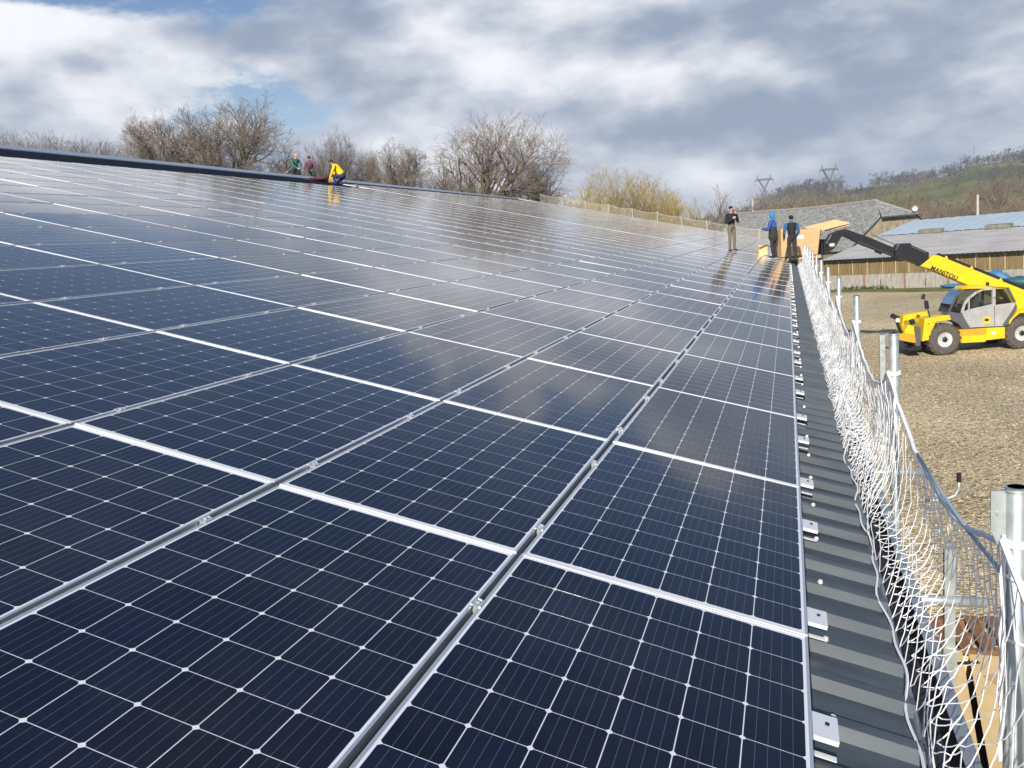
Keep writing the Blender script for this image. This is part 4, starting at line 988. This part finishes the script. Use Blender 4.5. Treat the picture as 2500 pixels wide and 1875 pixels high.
# ------------------------------------------------------------------ bare winter trees
def grow(bt, bc, p, d, L, r, lev, maxlev, rr, up, wob, thin, env):
    seg = 4 if lev < 2 else 3; pts = [p.copy()]; rs = [r]; q = p.copy(); dd = d.normalized()
    for i in range(seg):
        dd = (dd + Vector((rr.gauss(0, wob), rr.gauss(0, wob), rr.gauss(0, wob * .7) + up))).normalized()
        q = q + dd * (L / seg); pts.append(q.copy()); rs.append(max(thin, r * (1 - .5 * (i + 1) / seg)))
        if (q.x / env[0]) ** 2 + (q.y / env[0]) ** 2 + ((q.z - env[1]) / env[2]) ** 2 > rr.uniform(.86, 1.06): break
    seg = len(pts) - 1
    (bt if lev <= 2 else bc).path(pts, rs, 6 if lev < 2 else (4 if lev == 2 else 3), False)
    if lev >= maxlev: return
    k = (5, 5, 5, 4, 4, 3)[lev] + rr.choice((0, 1, 1)) - (1 if maxlev < 5 and lev > 2 else 0)
    for c in range(k):
        t = rr.uniform(.25, 1.0) if c else 1.0
        i = min(seg - 1, int(t * seg)); fr = t * seg - i; bp = pts[i].lerp(pts[i + 1], fr); br = rs[i] + (rs[i + 1] - rs[i]) * fr
        a = dd.orthogonal().normalized(); a.rotate(Matrix.Rotation(rr.uniform(0, 6.283), 3, dd)); sp = rr.uniform(.35, 1.0)
        nd = (dd * math.cos(sp) + a * math.sin(sp)).normalized()
        grow(bt, bc, bp, nd, L * rr.uniform(.55, .80), max(thin, br * rr.uniform(.48, .70)), lev + 1, maxlev, rr, up, wob, thin, env)
def oak_meshes(seed, H, trunk, spread, maxlev=5, up=.03, stems=1, thin=.011, tm=None, cm=None, wide=.46):
    rr = random.Random(seed); bt, bc = MB(), MB()
    env = (H * wide, H * .56, H * .44) if stems == 1 else (H * wide, H * .3, H * .70)
    for s in range(stems):
        if stems == 1:
            base = Vector((0, 0, -.1)); d = Vector((rr.gauss(0, .06), rr.gauss(0, .06), 1))
            top = base + d.normalized() * H * trunk; bt.path([base, base.lerp(top, .5) + Vector((rr.gauss(0, .1), rr.gauss(0, .1), 0)), top], [H * .036, H * .029, H * .026], 9, False)
            n = 5 + rr.choice((0, 1, 2)); ph = rr.random() * 6
            for c in range(n):
                a = ph + c * 6.283 / n + rr.gauss(0, .3); sp = rr.uniform(.2, 1.0) * spread
                nd = Vector((math.cos(a) * math.sin(sp), math.sin(a) * math.sin(sp), math.cos(sp)))
                grow(bt, bc, base.lerp(top, rr.uniform(.72, 1)), nd, H * rr.uniform(.30, .42), H * rr.uniform(.017, .027), 1, maxlev, rr, up, .17, thin, env)
        else:
            base = Vector((rr.gauss(0, H * .16), rr.gauss(0, H * .16), -.1)); d = Vector((rr.gauss(0, spread), rr.gauss(0, spread), 1))
            grow(bt, bc, base, d, H * rr.uniform(.45, .70), H * .010, 1, maxlev, rr, up, .15, thin, env)
    zl = sorted(v[2] for v in bc.v); k = H / zl[int(len(zl) * .992)]
    for bb in (bt, bc): bb.v = [(x * k, y * k, z * k) for x, y, z in bb.v]
    return bt.mesh('trunk', tm or M['bark']), bc.mesh('crown', cm or M['twig']), H
def plant(name, label, meshes, pos, height, rz=0.0, group=None, cat='tree', wide=1.0):
    t = empty(name, (pos[0], pos[1], 0), rz); k = height / meshes[2]; t.scale = (k * wide, k * wide, k)
    tag(t, label, cat, group)
    a = bpy.data.objects.new('trunk', meshes[0]); link(a, t); c = bpy.data.objects.new('crown', meshes[1]); link(c, t); return t
TG = 'bare trees behind the ridge'
oakA = oak_meshes(101, 16.5, .22, 1.2, thin=.013, wide=.62); oakB = oak_meshes(117, 17, .26, 1.0, thin=.013); oakC = oak_meshes(133, 15.5, .30, 1.0, thin=.013); oakD = oak_meshes(151, 12, .32, 1.0, 4, thin=.016)
bushA = oak_meshes(171, 12, .1, .28, 4, .05, 9, .014, None, M['twig_warm'], .42); bushB = oak_meshes(183, 12, .1, .32, 4, .04, 9, .014, None, M['twig'], .46)
shrubA = oak_meshes(211, 8, .1, .35, 4, .04, 9, .014, None, M['twig_warm'], .6); shrubB = oak_meshes(223, 8, .1, .4, 4, .03, 9, .014, None, M['twig'], .65)
willow = oak_meshes(197, 12, .1, .22, 4, .08, 14, .014, M['willow'], M['willow'], .45)
def S_(t): t = max(0.0, min(1.0, t)); return t * t * (3 - 2 * t)
def bank_h(x, y):
    b0 = 7 + .2 * (-27 - x) if x < -27 else 7 * S_((-8 - x) / 19)
    return b0 * (1 - S_((y - 105) / 60))
b = MB(); vs = []; fs = []                    # the hillside behind the hall
xs = [-28.4, -32, -37, -43, -50, -60, -75, -95, -130, -180]; ys = [-60, -30, 0, 20, 35, 45, 55, 62, 67.4]
for x in xs:
    for y in ys: vs.append((x, y, bank_h(x, y)))
for i in range(len(xs) - 1):
    for j in range(len(ys) - 1): fs.append((i * len(ys) + j, i * len(ys) + j + 1, (i + 1) * len(ys) + j + 1, (i + 1) * len(ys) + j))
b.add(vs, fs); vs = []; fs = []
xs = [-7.9, -10, -13, -16, -19, -22, -25, -28.4] + xs[1:]; ys = [67.4, 72, 78, 85, 92, 100, 110, 120, 130, 140, 150, 160, 166]
for x in xs:
    for y in ys: vs.append((x, y, max(.008, bank_h(x, y))))
for i in range(len(xs) - 1):
    for j in range(len(ys) - 1): fs.append((i * len(ys) + j, i * len(ys) + j + 1, (i + 1) * len(ys) + j + 1, (i + 1) * len(ys) + j))
b.add(vs, fs); tag(b.build('hillside', M['grass'], None, True), kind='structure')
def rooted(t): t.location.z = max(0, bank_h(t.location.x, t.location.y)) - .05; return t
for lab, msh, x, y, h, rz, wd in [
        ('spreading bare oak left of the tallest oak, behind the ridge', oakC, -42.6, 48.9, 7.3, .4, .98), ('tallest bare oak behind the ridge, left of the workers', oakB, -38.4, 50.4, 8.6, 2.1, 1.12),
        ('slim bare tree between the tallest oak and the workers', oakD, -36.6, 54.1, 6.4, 1.7, .62), ('bare oak directly behind the workers on the ridge', oakB, -32.7, 54.1, 6.9, 1.0, .72),
        ('small bare oak right behind the kneeling yellow worker', oakC, -31.0, 55.6, 6.2, 3.3, .6), ('rounded bare tree between the yellow worker and the big oak', oakC, -32.2, 65.0, 7.3, 4.0, .85),
        ('broad bare oak with big limbs near the far end of the ridge', oakA, -26.6, 71.6, 10.3, .5, 1.15), ('low spreading bare oak at the far end of the ridge', oakA, -21.9, 73.7, 7.6, 5.2, .72),
        ('dense bare tree on the left flank of the broad oak', oakD, -29.7, 70.1, 7.3, 2.2, .85)]:
    rooted(plant('oak_tree', lab, msh, (x, y), h, rz, TG, 'tree', wd))
rooted(plant('willow_clump', 'tall golden willow clump beyond the far roof end', willow, (-19.1, 93.9), 9.4, .3, None, 'tree', 1.1))
rooted(plant('willow_clump', 'second golden willow, right of the tall one beyond the roof end', willow, (-16.1, 98), 9.7, 2.0, None, 'tree', 1.1))
rooted(plant('willow_clump', 'low olive willow behind the netting, left of the dark tree', willow, (-13.5, 102.8), 9.0, 5.0, None, 'tree', 1.0))
rooted(plant('willow_clump', 'small golden willow at the far roof corner by the ridge end', willow, (-21.4, 89.5), 5.8, 4.0, None, 'tree', 1.0))
plant('bare_tree', 'small dark bare tree behind the person in the black jacket', oakD, (-9.9, 123.6), 12.0, 1.1, None, 'tree', .75)
plant('bare_tree', 'grey bare sapling between the willows and the dark tree', oakD, (-12.3, 120.4), 10.2, 4.4, None, 'tree', .6)
k = 0
br = random.Random(77)
BG = 'brushwood bushes behind the ridge'
for (x, y, h) in [(-66.8, 57.1, 5.0), (-62.3, 55.3, 4.9), (-57.1, 54.8, 4.8), (-53.6, 53.7, 4.9), (-50.4, 52.5, 4.8), (-47.3, 51.3, 4.5), (-44.9, 51, 4.5), (-42.3, 52.9, 4.4), (-40.5, 53.4, 4.4), (-38.7, 54.1, 4.8), (-36.9, 54.7, 5.0), (-34.7, 57.4, 4.4),
                  (-33.5, 62.1, 4.8), (-32.8, 64.4, 4.7), (-31.8, 66.9, 4.7), (-30.7, 69.5, 5.4), (-29.3, 70.9, 4.9), (-27.7, 72.5, 4.7), (-25.3, 73.2, 4.5), (-23.4, 74.8, 4.7), (-21.8, 76.4, 4.9)]:
    rooted(plant('brushwood_bush', '%s brushwood bush along the ridge skyline, counted from the left' % ORD[k], (shrubA, shrubB)[k % 2], (x, y), h, br.random() * 6, BG, 'bush', 1.0)); k += 1
# shrubs beyond the barns
HG = 'bare hedgerow trees behind the barns'
k = 0
for (x, y, h, m, wd) in [(-4.0, 146.8, 10.5, shrubA, 1), (-1.3, 147.9, 11.4, shrubB, 1), (1.7, 154.4, 11.2, shrubA, 1), (4.8, 155.4, 11.0, shrubB, 1), (7.2, 150.7, 9.8, shrubA, 1), (9.5, 151.3, 9.2, shrubB, 1), (12.0, 143.6, 8.4, shrubA, 1), (14.4, 140.3, 10.6, bushA, .7),
                     (16.0, 134.1, 7.6, shrubB, 1), (18.3, 138.5, 11.4, bushA, .7), (19.1, 124.3, 6.9, shrubA, 1), (21.5, 125.2, 7.2, shrubB, 1), (24.6, 129.5, 7.6, shrubA, 1), (27.7, 133.9, 9.6, oakC, 1.1), (28.5, 127.6, 7.3, shrubB, 1), (30.5, 126.0, 7.5, shrubA, 1)]:
    plant('hedgerow_tree', '%s bare hedgerow tree behind the barns, counted from the left' % ORD[k], m, (x, y), h, br.random() * 6, HG, 'tree', wd); k += 1
for (x, y, h, m) in [(18.2, 111, 6.1, shrubA), (22.5, 112.4, 6.1, shrubB), (26.2, 113.7, 6.0, shrubA), (29.5, 113, 6.1, shrubB)]:
    plant('low_shrub', '%s low shrub just behind the pale blue roof, counted from the left' % ORD[k - 16], m, (x, y), h, br.random() * 6, 'low shrubs behind the pale blue roof', 'bush'); k += 1

# ------------------------------------------------------------------ hills with winter woods
def hill_h(x, y):
    a = math.atan2(x, y)                             # bearing from the hall
    t = max(0.0, min(1.0, (y - 230) / 560.0)); t = t * t * (3 - 2 * t)
    crest = 25 + 17 * max(0, min(1, (a + .06) / .34)) + 3.0 * math.sin(a * 31 + 1) + 1.6 * math.sin(a * 77)
    west = max(0.0, min(1.0, (a + .10) / .10)); west = .45 + .55 * west
    return t * crest * west + 1.2 * math.sin(x * .021) * math.sin(y * .017) * t
b = MB(); NX, NY = 90, 44; vs = []; fs = []
for j in range(NY + 1):
    d = 160 + (1500 - 160) * (j / NY) ** 1.25
    for i in range(NX + 1):
        a = -1.0 + 1.7 * i / NX; x, y = d * math.sin(a), d * math.cos(a)
        vs.append((x, y, (hill_h(x, y) if j else -.5) + (0.02 if j else 0)))
for j in range(NY):
    for i in range(NX): fs.append((j * (NX + 1) + i, j * (NX + 1) + i + 1, (j + 1) * (NX + 1) + i + 1, (j + 1) * (NX + 1) + i))
b.add(vs, fs); tag(b.build('hill', M['grass'], None, True), kind='structure')
hr = random.Random(9)
def wood(name, label, spots, m, hmin, hmax, nf):
    b = MB()
    for x, y in spots:
        h = hmin + (hmax - hmin) * hr.random() ** 1.8; z = hill_h(x, y) if y > 165 else 0; w = h * hr.uniform(.6, 1.1); lo = hr.uniform(.12, .45)
        b.path([(x, y, z - .5), (x + hr.gauss(0, .3), y, z + h * .55)], [h * .03, h * .015], 3, False)
        cl = [(hr.gauss(0, .28), hr.gauss(0, .28), hr.uniform(lo, .85), hr.uniform(.18, .34)) for _ in range(5)]
        for _ in range(nf):
            cx, cy, cz, cr = hr.choice(cl)
            d = Vector((hr.gauss(0, 1), hr.gauss(0, 1), hr.gauss(0, 1))).normalized() * cr * hr.random() ** .5
            p = Vector((x + w * (cx + d.x), y + w * (cy + d.y), z + h * (cz + d.z * .8)))
            a = Vector((hr.gauss(0, 1), hr.gauss(0, 1), hr.gauss(0, 1.5))).normalized(); e = a.orthogonal().normalized(); s = h * hr.uniform(.03, .11)
            b.add([p - a * s, p + e * s * .3, p + a * s, p - e * s * .3], [(0, 1, 2, 3)])
    return tag(b.build(name, m), label, 'woodland', kind='stuff')
crest = []; slope = []
for _ in range(1300):
    a = hr.uniform(-.14, .42); d = hr.gauss(800, 32)
    if hr.random() < .55 + .45 * math.sin(a * 55 + 1): crest.append((d * math.sin(a), d * math.cos(a)))
for _ in range(1300):
    a = hr.uniform(-.06, .42); d = hr.uniform(220, 760)
    if math.sin(a * 40 + d * .011) + math.sin(d * .025 + a * 9) + hr.gauss(0, .6) > .1: slope.append((d * math.sin(a), d * math.cos(a)))
wood('hill_wood', 'far winter wood along the crest of the hill', crest, M['hillwood'], 5, 13, 60)
wood('slope_wood', 'scattered winter copses on the hillside above the barns', slope, M['hillwood'], 4, 11, 50)
pine = [(d * math.sin(a), d * math.cos(a)) for a, d in ((hr.uniform(-.30, -.02), hr.gauss(420, 15)) for _ in range(230))]
wood('conifer_belt', 'dark low conifer belt on the skyline left of the pylons', pine, M['pine'], 9, 12, 40)
b = MB(); mx, my = 148, 790; mz = hill_h(mx, my); b.tube((mx, my, mz), (mx, my, mz + 17), .3, .15, 5); b.tube((mx - 1, my, mz + 15), (mx + 1, my, mz + 15), .1, n=4)
tag(b.build('radio_mast', M['pylon']), 'thin radio mast on the wooded hill crest', 'mast')

# ------------------------------------------------------------------ power line
def pylon(label, x, y, H, rz, base):
    t = tag(empty('pylon', (x, y, base), rz), label, 'pylon', 'lattice pylons of the power line')
    def lattice(b, sec, r):
        for (z0, w0, c0), (z1, w1, c1) in zip(sec, sec[1:]):
            p = [Vector((c0 + sx * w0, sy * w0 * .7, z0)) for sx, sy in ((-1, -1), (1, -1), (1, 1), (-1, 1))]; q = [Vector((c1 + sx * w1, sy * w1 * .7, z1)) for sx, sy in ((-1, -1), (1, -1), (1, 1), (-1, 1))]
            for i in range(4): b.tube(p[i], q[i], r, n=4); b.tube(p[i], q[(i + 1) % 4], r * .6, n=3); b.tube(p[(i + 1) % 4], q[i], r * .6, n=3); b.tube(q[i], q[(i + 1) % 4], r * .6, n=3)
    b = MB(); lattice(b, [(H * .76 * k / 7, 3.0 - 2.2 * k / 7, 0) for k in range(8)], .24); b.build('tower', M['pylon'], t)
    b = MB()
    for s in (-1, 1): lattice(b, [(H * (.76 + .16 * k / 4), .45, s * (.4 + 3.4 * k / 4)) for k in range(5)], .22)
    b.build('fork_arm', M['pylon'], t)
    b = MB()
    for z, w in ((H * .91, 6.6), (H * .935, 5.4)): b.tube((-w, .5, z), (w, .5, z), .24, n=4); b.tube((-w, -.5, z), (w, -.5, z), .24, n=4)
    for k in range(-6, 6): b.tube((k, .5, H * .91), (k + .6, -.5, H * .93), .14, n=3)
    for s in (-1, 1): b.tube((s * 3.8, 0, H * .93), (s * 4.6, 0, H), .22, n=4); b.tube((s * 5.6, 0, H * .92), (s * 4.6, 0, H), .18, n=4)
    b.build('crossarm', M['pylon'], t)
    b = MB()
    for x_ in (-6.4, 0, 6.4): b.tube((x_, 0, H * .9), (x_, 0, H * .82), .15, n=4)
    b.build('insulator', M['pylon'], t)
pylon('nearer lattice pylon above the bushes, left of the larger pylon', -15.2, 641, 37, R(10), 5.8)
pylon('larger lattice pylon rising from the wooded hill foot', 27.0, 600, 40, R(20), 3.0)
t = tag(empty('utility_pole', (-5.9, 156.7, 0)), 'pale concrete utility pole with crossarm beside the slate roof', 'utility pole')
b = MB(); b.tube((0, 0, 0), (0, 0, 11.2), .26, .17, 8); b.build('shaft', M['polewood'], t)
b = MB(); b.box((0, 0, 10.7), (2.4, .14, .14)); b.box((-.4, 0, 11.0), (1.2, .1, .1)); b.build('crossarm', M['pylon'], t)
t = tag(empty('utility_pole', (20.8, 106.6, 0)), 'grey concrete pole behind the pale blue roof', 'utility pole')
b = MB(); b.tube((0, 0, 0), (0, 0, 7.2), .18, .13, 8); b.build('shaft', M['polewood'], t)

# ------------------------------------------------------------------ faint haze over the valley
b = MB(); b.box((0, 500, 34), (3600, 2400, 78))
hz = tag(b.build('haze', None), kind='stuff')
hm = bpy.data.materials.new('valley_haze'); hm.use_nodes = True; hm.node_tree.nodes.clear()
pv = hm.node_tree.nodes.new('ShaderNodeVolumePrincipled'); pv.inputs['Color'].default_value = (.80, .88, 1.0, 1); pv.inputs['Density'].default_value = .00030
ou = hm.node_tree.nodes.new('ShaderNodeOutputMaterial'); hm.node_tree.links.new(pv.outputs[0], ou.inputs['Volume'])
hz.data.materials.clear(); hz.data.materials.append(hm)
